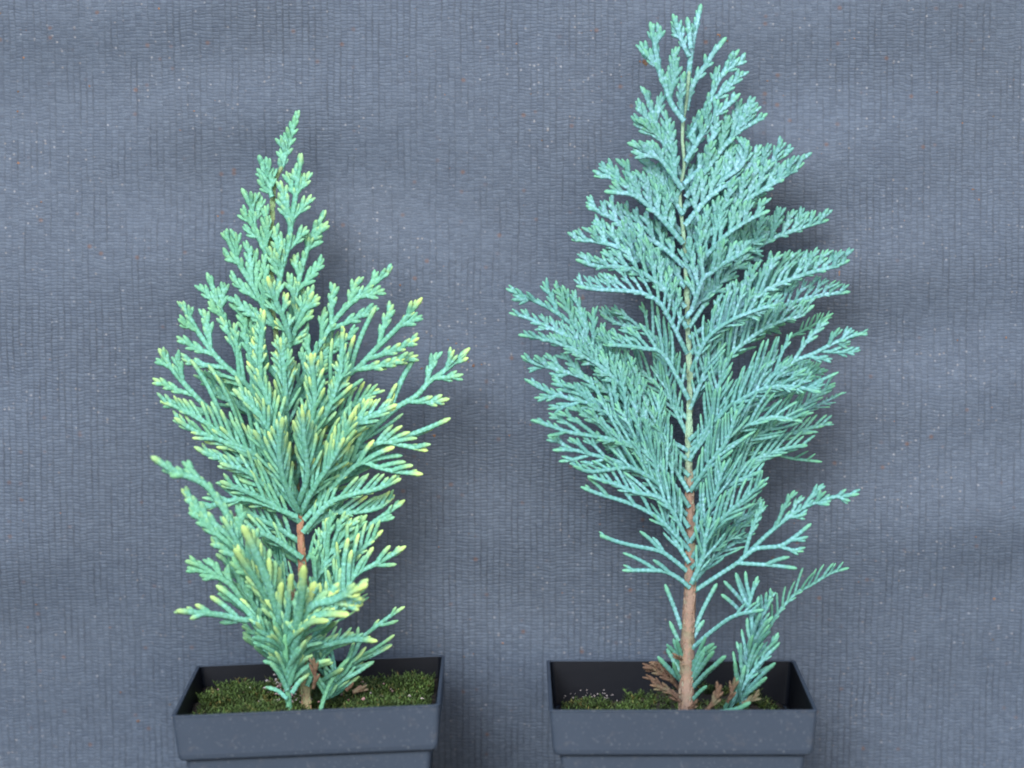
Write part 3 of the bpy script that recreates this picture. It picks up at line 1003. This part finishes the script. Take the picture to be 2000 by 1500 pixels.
    ([(596, 1260), (650, 1200), (680, 1170), (700, 1150)], 46, 60, dict(d=0.024, y=0.3, lob=0.05, w=4.2)),
    ([(590, 1160), (560, 1120), (540, 1090), (525, 1050)], 48, 48, dict(d=0.010, y=0.3, lob=0.05, w=4.4)),
    ([(592, 1220), (560, 1170), (530, 1130), (490, 1100)], 50, 50, dict(d=0.008, y=0.2, lob=0.05, w=4.6, g=0.5)),
    ([(596, 1290), (545, 1230), (510, 1190), (470, 1150)], 46, 50, dict(d=-0.004, y=0.3, lob=0.05, w=5.0, g=0.4)),
    ([(545, 700), (580, 640), (585, 600), (592, 560)], 40, 40, dict(d=0.008, y=0.4)),
    ([(560, 800), (620, 740), (640, 700), (648, 640)], 46, 46, dict(d=0.010, y=0.5)),
    ([(565, 840), (470, 790), (430, 760), (390, 735)], 46, 46, dict(d=0.012, y=0.3)),
    ([(588, 1000), (680, 930), (730, 890), (770, 850)], 46, 40, dict(d=0.016, y=0.6)),
    ([(570, 900), (640, 830), (690, 790), (740, 760)], 54, 54, dict(d=-0.004, y=0.8)),
    ([(574, 930), (650, 860), (710, 820), (775, 790)], 50, 50, dict(d=-0.012, y=0.9)),
    ([(570, 1300), (545, 1270), (520, 1240), (500, 1215)], 38, 40, dict(d=-0.022, y=0.4, lob=0.0, w=5.4)),
    ([(580, 1010), (520, 985), (470, 975), (420, 985), (380, 1000)], 30, 44, dict(d=-0.012, y=0.5)),
    ([(590, 1090), (530, 1050), (480, 1035), (425, 1030)], 36, 44, dict(d=-0.008, y=0.5, g=0.3)),
    ([(560, 1250), (520, 1150), (470, 1070), (435, 1010)], 40, 44, dict(d=-0.018, y=0.5, g=0.3, Y0=0.04)),
    ([(584, 980), (540, 870), (500, 800), (455, 760)], 46, 46, dict(d=-0.012, y=0.5)),
    ([(584, 990), (650, 890), (690, 840), (720, 780)], 46, 46, dict(d=-0.008, y=0.9)),
    ([(600, 1340), (620, 1290), (645, 1262), (690, 1235)], 40, 44, dict(d=0.004, y=0.4, lob=0.0, w=4.4)),
]
A_SINGLES = [
    ([(552, 1305), (520, 1275), (475, 1245)], dict(w=4.5, d=-0.02, y=0.2)),
    ([(560, 1322), (530, 1290), (497, 1262)], dict(w=4.5, d=-0.018, y=0.1)),
    ([(622, 1335), (645, 1320), (670, 1306)], dict(w=5, d=-0.012, y=0.5)),
    ([(600, 1315), (625, 1300), (650, 1294)], dict(w=5, d=-0.012, y=0.4)),
    ([(590, 1265), (625, 1240), (655, 1214)], dict(w=5.5, d=-0.024, y=0.3)),
    ([(640, 1345), (690, 1318), (730, 1292)], dict(w=4.4, d=-0.002, y=0.1)),
    ([(650, 1320), (710, 1285), (765, 1259)], dict(w=4.4, d=0.004, y=0.2)),
    ([(566, 1400), (562, 1340), (558, 1280), (556, 1240)], dict(w=6.0, d=-0.008, y=0.0, g=0.8, Y0=0.038)),
    ([(625, 1390), (640, 1345), (660, 1310), (682, 1285)], dict(w=4.5, d=0.0, y=0.0, g=0.8, Y0=0.042)),
]
_r = random.Random(99)
for k in range(44):                              # thin sprigs fanning out of the low side stem
    f = _r.random()
    x0, y0 = 562 - 5 * f + _r.uniform(-4, 10), 1368 - 115 * f
    sg = -1 if k % 2 else 1
    an = math.radians(_r.uniform(18, 66)) * sg
    ln = _r.uniform(48, 92) * (1.0 if sg > 0 else 0.85)
    x1, y1 = x0 + math.sin(an) * ln, y0 - math.cos(an) * ln
    A_SINGLES.append(([(x0, y0), (x0 + math.sin(an * 0.8) * ln * 0.5, y0 - math.cos(an * 0.8) * ln * 0.5), (x1, y1)], dict(w=_r.uniform(4.2, 5.4), Y0=0.034, d=_r.uniform(-0.016, 0.006), y=_r.choice((0.0, 0.1, 0.5)), g=_r.uniform(0.0, 0.35))))
for k in range(24):                              # and out of the thinner one beside it
    f = _r.random()
    x0, y0 = 628 + 50 * f, 1372 - 80 * f
    an = math.radians(_r.uniform(10, 62)) * (1 if k % 3 else -1)
    ln = _r.uniform(40, 80)
    x1, y1 = x0 + math.sin(an) * ln, y0 - math.cos(an) * ln
    A_SINGLES.append(([(x0, y0), ((x0 + x1) / 2 + 2, (y0 + y1) / 2 + 3), (x1, y1)], dict(w=_r.uniform(3.4, 4.4), Y0=0.046, d=_r.uniform(-0.004, 0.012), y=_r.choice((0.0, 0.2, 0.6)), g=_r.uniform(0.1, 0.6))))
A_DRY = [([(612, 1345), (616, 1315), (612, 1285)], 5, 0.03), ([(690, 1352), (706, 1340), (716, 1338)], 5.5, 0.03), ([(676, 1348), (684, 1340), (690, 1333)], 5, 0.034),
         ([(590, 1152), (597, 1142), (606, 1134)], 3, 0.018), ([(570, 1172), (572, 1160), (575, 1150)], 3.5, 0.014)]


def a_depth(py):
    return 0.043 + 0.038 * (1 - math.exp(-max(0.0, (1390.0 - py) / 420.0)))


def a_yellow(p):
    return 0.5


seed_a = dict(seed=21, base=tuple(P(600, 1440, 0.043)), stem=A_STEM, depth=a_depth, w=5.5, sp=28.5, dense=0.30, tl=1.05, chunk=0.0, blue=lambda y: 0.7,  long=0.2, leaf=M_LEAF_A, bark=M_BARK_A,
              lob=lambda y: float(np.clip(0.9 - (y - 520.0) / 230.0, 0.0, 0.9)), yellow=a_yellow,
              green_stem=lambda y: float(np.clip(max((1010 - y) / 120.0, min(0.4, (y - 1190) / 60.0)), 0, 1)))
ra = build_seedling(seed_a, A, A_SINGLES, A_DRY)
tag(ra, 'shorter bushy cypress seedling with yellow-tipped green fronds in the moss-filled pot', 'seedling', 'two potted cypress seedlings')

# ---- taller, blue-green seedling
B_STEM = [(1340, 1450, 17), (1340, 1385, 16), (1342, 1290, 14.5), (1345, 1212, 13.5), (1348, 1140, 12), (1348, 1032, 10.5), (1347, 960, 9.5), (1345, 896, 7.2), (1347, 752, 5.4), (1344, 644, 4.9), (1340, 536, 4.4),
          (1336, 468, 4), (1328, 382, 3.8), (1336, 324, 3.5), (1333, 270, 3.5), (1335, 230, 3.5), (1340, 202, 3.5), (1346, 140, 3.5)]
B = [
    ([(1340, 202), (1347, 126), (1353, 82), (1361, 45), (1369, 8)], 20, 12, dict(d=0.002, t0=0.5, sp=17)),
    ([(1346, 110), (1334, 85), (1325, 60), (1314, 28)], 22, 22, dict(d=-0.001, t0=0.2, sp=17)),
    ([(1349, 95), (1346, 65), (1342, 34)], 12, 12, dict(d=0.003, t0=0.4, sp=14)),
    ([(1336, 236), (1313, 205), (1301, 172), (1289, 142), (1283, 110), (1277, 75), (1270, 43)], 48, 52, dict(tips=[(1250,81),(1290,51),(1320,91),(1265,62),(1258,95),(1303,140),(1322,118)], d=-0.003, t0=0.2, sp=26)),
    ([(1332, 225), (1330, 190), (1337, 140)], 18, 16, dict(d=-0.006, t0=0.2, sp=16)),
    ([(1340, 215), (1348, 180), (1362, 150), (1379, 127), (1393, 104), (1418, 73)], 20, 20, dict(d=0.0, t0=0.2, sp=30)),
    ([(1345, 270), (1379, 210), (1389, 187), (1400, 162), (1415, 138), (1430, 114), (1443, 97)], 44, 54, dict(tips=[(1398,130),(1455,112),(1451,139),(1428,105),(1365,215)], d=0.010, t0=0.2, sp=26)),
    ([(1333, 345), (1310, 305), (1298, 282), (1287, 260), (1280, 237), (1266, 195), (1256, 171)], 56, 56, dict(tips=[(1242,198),(1233,227),(1292,180),(1308,240),(1268,178),(1250,232),(1300,215)], d=0.0)),
    ([(1333, 370), (1295, 316), (1280, 306), (1265, 296), (1247, 287), (1226, 279)], 20, 48, dict(tips=[(1233,296),(1248,275),(1263,275),(1280,279),(1310,281),(1300,285)], d=-0.004)),
    ([(1340, 315), (1376, 254), (1400, 222), (1422, 205), (1445, 183)], 36, 26, dict(d=-0.005)),
    ([(1340, 385), (1406, 296), (1423, 277), (1440, 258), (1466, 242), (1498, 222)], 78, 30, dict(tips=[(1480,203),(1475,190),(1449,193),(1403,227),(1425,225),(1390,275),(1492,232)], d=-0.002)),
    ([(1338, 405), (1360, 387), (1386, 370), (1420, 345), (1449, 322), (1462, 275)], 62, 14, dict(d=-0.008)),
    ([(1338, 440), (1385, 385), (1430, 355), (1474, 338), (1500, 320), (1540, 299)], 82, 14, dict(d=0.002)),
    ([(1340, 510), (1400, 440), (1440, 405), (1468, 384), (1495, 368), (1530, 345), (1570, 318)], 78, 28, dict(d=-0.004)),
    ([(1343, 590), (1365, 520), (1404, 474), (1430, 450), (1465, 428), (1503, 411)], 82, 12, dict(d=-0.010)),
    ([(1345, 640), (1400, 560), (1450, 505), (1506, 467), (1551, 450), (1585, 438), (1618, 429)], 74, 24, dict(d=0.014, g=0.3)),
    ([(1350, 610), (1372, 547), (1386, 535), (1413, 515), (1441, 500), (1467, 483)], 64, 8, dict(d=-0.012)),
    ([(1350, 690), (1420, 620), (1490, 570), (1560, 540), (1600, 528), (1630, 520), (1659, 508)], 82, 24, dict(d=0.002)),
    ([(1348, 740), (1420, 670), (1480, 625), (1530, 598), (1571, 584), (1608, 576), (1660, 570)], 72, 20, dict(d=0.008)),
    ([(1350, 725), (1375, 670), (1404, 640), (1441, 619), (1488, 602), (1522, 592)], 66, 40, dict(d=-0.012)),
    ([(1350, 790), (1420, 700), (1488, 645), (1534, 624), (1562, 617), (1590, 596)], 70, 20, dict(d=-0.002)),
    ([(1350, 890), (1404, 822), (1441, 792), (1478, 758), (1515, 729), (1552, 705), (1590, 690), (1626, 671), (1664, 656), (1693, 650)], 80, 72, dict(tips=[(1617,622),(1663,641),(1640,640),(1680,684),(1637,727),(1625,701),(1660,672)], am=0.55, d=-0.006)),
    ([(1540, 660), (1580, 640), (1627, 612)], 26, 26, dict(d=0.004, g=1.0, Y0=0.078, w=3.2, sp=16)),
    ([(1350, 940), (1420, 880), (1480, 850), (1540, 815), (1571, 792), (1600, 769), (1631, 748)], 62, 46, dict(d=0.004, g=0.4, w=4.2)),
    ([(1545, 820), (1565, 805), (1600, 790), (1648, 766)], 10, 26, dict(d=0.003, Y0=0.072, w=2.6, sp=14, b=1.0)),
    ([(1352, 870), (1420, 800), (1490, 760), (1545, 755), (1603, 766)], 60, 36, dict(d=-0.010)),
    ([(1352, 960), (1420, 900), (1480, 870), (1550, 845), (1624, 825)], 54, 42, dict(d=0.008, g=0.4, w=4.2)),
    ([(1352, 930), (1400, 870), (1440, 840), (1500, 815), (1566, 822)], 60, 30, dict(d=-0.008)),
    ([(1352, 1000), (1410, 945), (1460, 905), (1520, 880), (1576, 869)], 60, 36, dict(d=0.002, g=0.35)),
    ([(1355, 1000), (1440, 930), (1500, 890), (1550, 896), (1605, 902)], 40, 12, dict(d=0.012, g=0.8, w=3.4, sp=30)),
    ([(1352, 1090), (1385, 1040), (1430, 995), (1460, 970), (1492, 937)], 54, 44, dict(d=-0.010)),
    ([(1352, 1020), (1390, 970), (1430, 945), (1488, 920)], 54, 30, dict(d=-0.006)),
    ([(1355, 1155), (1404, 1123), (1441, 1099), (1460, 1082), (1488, 1054), (1515, 1030), (1543, 1008), (1580, 986), (1627, 971), (1677, 965)], 66, 34, dict(tips=[(1552,958),(1608,945),(1613,960),(1493,980),(1566,968),(1620,985),(1575,1003),(1660,978)], am=0.0, d=-0.008, t0=0.52, sp=30, lob=0.25)),
    ([(1448, 1092), (1474, 1073), (1500, 1069), (1525, 1066), (1552, 1049), (1584, 1023)], 26, 44, dict(tips=[(1569,1077),(1578,1048)], am=0.0, d=0.0, t0=0.45, sp=44, lob=0.1, Y0=0.046)),
    ([(1440, 1100), (1475, 1102), (1506, 1104), (1556, 1110)], 34, 10, dict(tips=[(1541,1088)], am=0.0, d=-0.002, t0=0.45, sp=50, lob=0.0, Y0=0.044)),
    ([(1455, 1345), (1463, 1300), (1468, 1217), (1463, 1182), (1480, 1126)], 66, 58, dict(tips=[(1437,1119),(1456,1116),(1482,1165)], am=0.0, d=0.004, t0=0.5, lob=0.0, sp=28, w=4.4)),
    ([(1458, 1345), (1480, 1264), (1482, 1229), (1490, 1195), (1509, 1156)], 30, 26, dict(d=0.006, t0=0.5, lob=0.0, w=4.4)),
    ([(1470, 1300), (1480, 1262), (1491, 1246), (1517, 1201), (1552, 1161), (1588, 1140), (1623, 1119), (1658, 1109)], 36, 12, dict(d=0.020, t0=0.25, lob=0.0, w=3.6, g=0.5, sp=18)),
    ([(1445, 1362), (1462, 1330), (1490, 1290), (1520, 1236)], 20, 26, dict(d=0.0, t0=0.2, lob=0.0, w=4.2, sp=30)),
    ([(1435, 1370), (1455, 1335), (1480, 1300), (1522, 1255)], 20, 18, dict(d=-0.004, t0=0.2, lob=0.0, w=4.2, sp=30)),
    ([(1352, 1268), (1365, 1255), (1393, 1231), (1435, 1203), (1491, 1191)], 24, 8, dict(d=-0.008, t0=0.6, lob=0.0, w=4.4)),
    # left hand side
    ([(1332, 455), (1300, 425), (1262, 400), (1235, 372), (1205, 351), (1182, 344), (1161, 344)], 18, 78, dict(tips=[(1170,320),(1186,320),(1215,311),(1241,332),(1253,303),(1274,317),(1290,360),(1228,355),(1270,350)], d=0.002)),
    ([(1334, 475), (1295, 430), (1262, 398), (1235, 380), (1205, 376), (1181, 374)], 14, 62, dict(d=-0.006)),
    ([(1336, 520), (1290, 480), (1240, 455), (1211, 436), (1180, 418), (1145, 402)], 24, 62, dict(d=0.006)),
    ([(1338, 600), (1267, 520), (1240, 502), (1212, 485), (1193, 478), (1156, 470), (1117, 468)], 22, 68, dict(d=-0.002)),
    ([(1341, 640), (1300, 570), (1267, 541), (1240, 528), (1202, 521), (1165, 520), (1125, 507)], 26, 60, dict(d=-0.008)),
    ([(1342, 690), (1295, 600), (1267, 578), (1240, 570), (1202, 567), (1165, 565), (1126, 559)], 14, 68, dict(d=-0.012)),
    ([(1342, 905), (1278, 820), (1235, 770), (1200, 725), (1137, 650), (1110, 628), (1070, 600), (1017, 576), (989, 564)], 62, 62, dict(tips=[(1060,550),(1098,557),(1117,567),(1082,555),(1028,570),(1135,600),(1160,640),(1000,585)], am=0.6, d=0.004, lob=0.7)),
    ([(1343, 880), (1280, 840), (1215, 760), (1160, 700), (1100, 654), (1063, 635), (1026, 619), (995, 611)], 36, 44, dict(d=-0.006, lob=0.6)),
    ([(1344, 900), (1290, 850), (1200, 740), (1139, 694), (1102, 675), (1055, 660), (1013, 654)], 30, 40, dict(d=-0.012, lob=0.6, g=0.35)),
    ([(1343, 740), (1267, 648), (1240, 639), (1202, 630), (1173, 613)], 24, 66, dict(d=0.006)),
    ([(1345, 780), (1297, 694), (1260, 681), (1213, 675), (1178, 673)], 14, 62, dict(d=-0.004)),
    ([(1345, 950), (1222, 783), (1195, 766), (1158, 746), (1120, 731), (1083, 720), (1046, 710), (1018, 695)], 48, 60, dict(tips=[(1031,720),(1078,736),(1044,694),(1066,690),(1095,690),(1110,705)], am=0.6, d=-0.006, lob=0.3)),
    ([(1345, 985), (1220, 830), (1185, 798), (1139, 785), (1093, 773), (1056, 758), (1028, 742)], 54, 66, dict(tips=[(1044,777),(1070,799),(1078,740),(1108,748),(1122,752),(1040,752)], am=0.6, d=-0.010, lob=0.2)),
    ([(1346, 990), (1280, 900), (1222, 864), (1167, 853), (1111, 844), (1074, 831), (1039, 820)], 34, 66, dict(tips=[(1070,851),(1072,807),(1091,803),(1118,794),(1140,800)], am=0.6, d=-0.014, lob=0.1)),
    ([(1346, 1010), (1270, 934), (1233, 912), (1195, 898), (1158, 888), (1120, 879), (1080, 879)], 44, 64, dict(tips=[(1092,901),(1120,912),(1070,852),(1112,855),(1135,850),(1160,845)], am=0.55, d=-0.012, lob=0.1)),
    ([(1345, 1030), (1290, 950), (1240, 918), (1215, 914), (1187, 918), (1150, 921), (1120, 910)], 10, 40, dict(d=-0.016, lob=0.0)),
    ([(1346, 1060), (1298, 979), (1242, 962), (1215, 951), (1187, 941), (1148, 930)], 24, 56, dict(d=-0.010, lob=0.0)),
    ([(1347, 1075), (1307, 1032), (1280, 1008), (1242, 988), (1205, 975), (1168, 964), (1135, 951)], 30, 34, dict(tips=[(1148,932),(1200,940),(1240,950)], am=0.4, d=-0.008, lob=0.0, sp=36)),
    ([(1347, 1120), (1317, 1095), (1289, 1077), (1242, 1067), (1205, 1058), (1172, 1045)], 8, 40, dict(tips=[(1250,1038),(1275,1050)], am=0.0, d=-0.006, lob=0.0, sp=60)),
    ([(1347, 1148), (1326, 1130), (1298, 1116), (1261, 1114), (1216, 1114)], 8, 40, dict(tips=[(1217,1080),(1276,1094)], am=0.0, d=-0.006, lob=0.0, sp=70)),
    # sprays filling the crown beside the stem
    ([(1343, 850), (1310, 780), (1300, 720), (1295, 660)], 52, 44, dict(d=0.006)),
    ([(1345, 960), (1310, 900), (1290, 840), (1285, 770)], 56, 44, dict(d=0.002, lob=0.05)),
    ([(1345, 1030), (1300, 960), (1275, 900), (1265, 850)], 54, 46, dict(d=-0.002, lob=0.05)),
    ([(1347, 800), (1375, 730), (1385, 680), (1395, 620)], 44, 52, dict(d=0.002)),
    ([(1347, 900), (1385, 830), (1400, 770), (1420, 700)], 48, 56, dict(d=-0.004, lob=0.05)),
    ([(1348, 960), (1390, 900), (1420, 860), (1440, 800)], 52, 56, dict(d=-0.006, lob=0.05)),
    ([(1348, 1060), (1385, 1000), (1400, 960), (1415, 900)], 52, 52, dict(d=-0.004, lob=0.05)),
    ([(1350, 1130), (1385, 1080), (1400, 1040), (1440, 1000)], 48, 46, dict(d=0.010, lob=0.05, sp=30)),
    ([(1350, 1140), (1372, 1090), (1378, 1050), (1388, 1010)], 40, 46, dict(d=-0.004, lob=0.05, sp=30)),
    ([(1346, 1100), (1315, 1050), (1300, 1010), (1290, 970)], 44, 34, dict(d=0.004, lob=0.0)),
    ([(1336, 330), (1350, 290), (1355, 260), (1365, 220)], 30, 34, dict(d=0.006)),
    ([(1330, 420), (1350, 380), (1365, 340), (1375, 300)], 36, 40, dict(d=0.008)),
    ([(1336, 480), (1370, 430), (1390, 400), (1400, 350)], 40, 44, dict(d=0.010)),
    ([(1334, 420), (1310, 380), (1300, 350), (1295, 320)], 40, 34, dict(d=0.006)),
    ([(1338, 560), (1300, 500), (1285, 450), (1280, 410)], 46, 40, dict(d=0.010)),
    ([(1340, 620), (1390, 560), (1430, 520), (1480, 500)], 54, 50, dict(d=0.014)),
    ([(1346, 860), (1440, 780), (1510, 730), (1580, 720)], 56, 56, dict(d=0.014, g=0.35)),
    ([(1346, 1000), (1280, 930), (1230, 890), (1180, 870)], 46, 60, dict(d=0.006, g=0.3, lob=0.1)),
    ([(1345, 760), (1430, 680), (1490, 640), (1540, 620)], 56, 56, dict(d=0.016, g=0.5)),
    ([(1345, 820), (1260, 730), (1200, 690), (1140, 680)], 50, 56, dict(d=0.012, g=0.5)),
    ([(1346, 930), (1260, 850), (1200, 810), (1120, 790)], 50, 60, dict(d=0.008, g=0.4, lob=0.1)),
    ([(1340, 560), (1430, 490), (1480, 460), (1530, 420)], 50, 50, dict(d=0.010)),
    ([(1338, 500), (1420, 420), (1470, 380), (1500, 330)], 50, 50, dict(d=0.012)),
    ([(1346, 660), (1450, 590), (1520, 550), (1600, 500)], 50, 56, dict(d=0.012)),
    ([(1348, 880), (1480, 790), (1540, 750), (1610, 720)], 50, 56, dict(d=0.010, g=0.4)),
    ([(1338, 560), (1250, 500), (1200, 470), (1160, 430)], 44, 50, dict(d=0.010)),
    ([(1336, 360), (1400, 300), (1430, 260), (1455, 215)], 40, 44, dict(d=0.010)),
    ([(1350, 1110), (1400, 1060), (1440, 1020), (1490, 985)], 46, 44, dict(d=0.016, g=0.4, lob=0.1, w=4.0)),
    ([(1352, 1140), (1400, 1085), (1435, 1060), (1470, 1040)], 44, 40, dict(d=0.012, g=0.3, lob=0.0, w=4.2)),
]
B_SINGLES = [
    ([(1358, 1225), (1376, 1185), (1400, 1140)], dict(w=4.6, y=0.5)),
    ([(1355, 1245), (1364, 1228), (1375, 1212)], dict(w=5)),
    ([(1350, 1300), (1372, 1275), (1394, 1257)], dict(w=5, g=0.6, d=-0.01)),
    ([(1352, 1330), (1376, 1295), (1394, 1272)], dict(w=5, g=0.7, d=-0.012)),
    ([(1350, 1345), (1380, 1315), (1417, 1281)], dict(w=5, g=0.6, d=-0.012)),
    ([(1350, 1320), (1362, 1290), (1382, 1262)], dict(w=5, g=0.7, d=-0.006)),
    ([(1331, 1228), (1318, 1190), (1299, 1142)], dict(w=4.4, y=0.5)),
    ([(1326, 1252), (1316, 1232), (1308, 1214)], dict(w=4.4, g=0.7)),
    ([(1326, 1325), (1308, 1308), (1285, 1283)], dict(w=5, g=0.5, d=-0.006)),
    ([(1330, 1330), (1320, 1310), (1315, 1294)], dict(w=4.5, g=0.7)),
    ([(1435, 1372), (1465, 1350), (1497, 1323)], dict(w=4.6, g=0.6, d=-0.01)),
    ([(1425, 1385), (1442, 1350), (1455, 1300)], dict(w=4.6, g=0.6)),
    ([(1415, 1388), (1430, 1355), (1440, 1325)], dict(w=5.2, g=0.9)),
    ([(1400, 1392), (1440, 1385), (1465, 1372)], dict(w=5.2, g=0.9, Y0=0.02)),
    ([(1444, 1192), (1428, 1176), (1409, 1161)], dict(w=4.2, y=0.5, Y0=0.05)),
    ([(1464, 1190), (1440, 1163), (1414, 1135)], dict(w=4.2, y=0.3, Y0=0.05)),
    ([(1464, 1180), (1450, 1150), (1437, 1119)], dict(w=4.2, y=0.3, Y0=0.049)),
    ([(1484, 1205), (1482, 1185), (1481, 1166)], dict(w=4.0, y=0.4, Y0=0.05)),
]
_r = random.Random(17)
for k in range(26):                              # bundle of upright sprigs of the little side shoot
    f = _r.random()
    x0, y0 = 1448 + 26 * f + _r.uniform(-6, 6), 1375 - 130 * f
    an = math.radians(_r.uniform(4, 46)) * (1 if k % 4 else -0.6)
    ln = _r.uniform(45, 95)
    x1, y1 = x0 + math.sin(an) * ln, y0 - math.cos(an) * ln
    B_SINGLES.append(([(x0, y0), ((x0 + x1) / 2 - 3, (y0 + y1) / 2), (x1, y1)], dict(w=_r.uniform(3.4, 4.4), Y0=0.040, d=_r.uniform(-0.012, 0.01), y=_r.choice((0, 0.3, 0.5)), g=_r.uniform(0.1, 0.7))))
for k in range(14):                              # short green sprigs low on the main stem
    y0 = _r.uniform(1270, 1372)
    sg = 1 if k % 3 else -1
    an = math.radians(_r.uniform(18, 52)) * sg
    ln = _r.uniform(38, 72)
    x0 = 1342 + sg * 8
    B_SINGLES.append(([(x0, y0), (x0 + math.sin(an) * ln * .5, y0 - math.cos(an * .8) * ln * .5), (x0 + math.sin(an) * ln, y0 - math.cos(an) * ln)], dict(w=_r.uniform(4, 5), d=_r.uniform(-0.014, 0.006), y=0.1, g=_r.uniform(0.5, 0.95))))
B_DRY = [([(1380, 1388), (1392, 1362), (1408, 1338)], 6, 0.026), ([(1420, 1372), (1428, 1345), (1435, 1322)], 5, 0.03), ([(1450, 1374), (1466, 1364), (1483, 1355)], 5, 0.024),
         ([(1332, 1290), (1322, 1284), (1313, 1276)], 4, 0.036), ([(1330, 1350), (1305, 1325), (1275, 1305), (1255, 1296)], 4.5, 0.05), ([(1322, 1340), (1295, 1318), (1278, 1292)], 5, 0.055),
         ([(1300, 1350), (1285, 1330), (1262, 1318)], 4, 0.045), ([(1326, 1360), (1310, 1350), (1292, 1346), (1270, 1338)], 5, 0.036), ([(1330, 1372), (1316, 1362), (1304, 1350)], 5, 0.03),
         ([(1290, 1312), (1272, 1302), (1258, 1306)], 5, 0.058), ([(1300, 1300), (1285, 1293), (1268, 1294)], 4, 0.06), ([(1345, 1385), (1352, 1372), (1362, 1366)], 5, 0.026)]


def b_depth(py):
    return 0.040 + 0.038 * (1 - math.exp(-max(0.0, (1385.0 - py) / 420.0)))


seed_b = dict(seed=5, base=tuple(P(1340, 1450, 0.040)), stem=B_STEM, depth=b_depth, w=4.35, sp=21.5, dense=0.12, tl=1.0, chunk=0.22, blue=lambda y: float(np.clip(1.0 - (y - 450.0) / 700.0, 0.35, 1.0)),  long=0.35, leaf=M_LEAF_B, bark=M_BARK_B,
              lob=lambda y: float(np.clip(0.9 - (y - 400.0) / 260.0, 0.0, 0.9)), yellow=lambda p: 0.55,
              green_stem=lambda y: float(np.clip((960 - y) / 80.0, 0, 1)))
rb = build_seedling(seed_b, B, B_SINGLES, B_DRY)
tag(rb, 'taller blue-green cypress seedling with straight tan stem in the barer pot', 'seedling', 'two potted cypress seedlings')
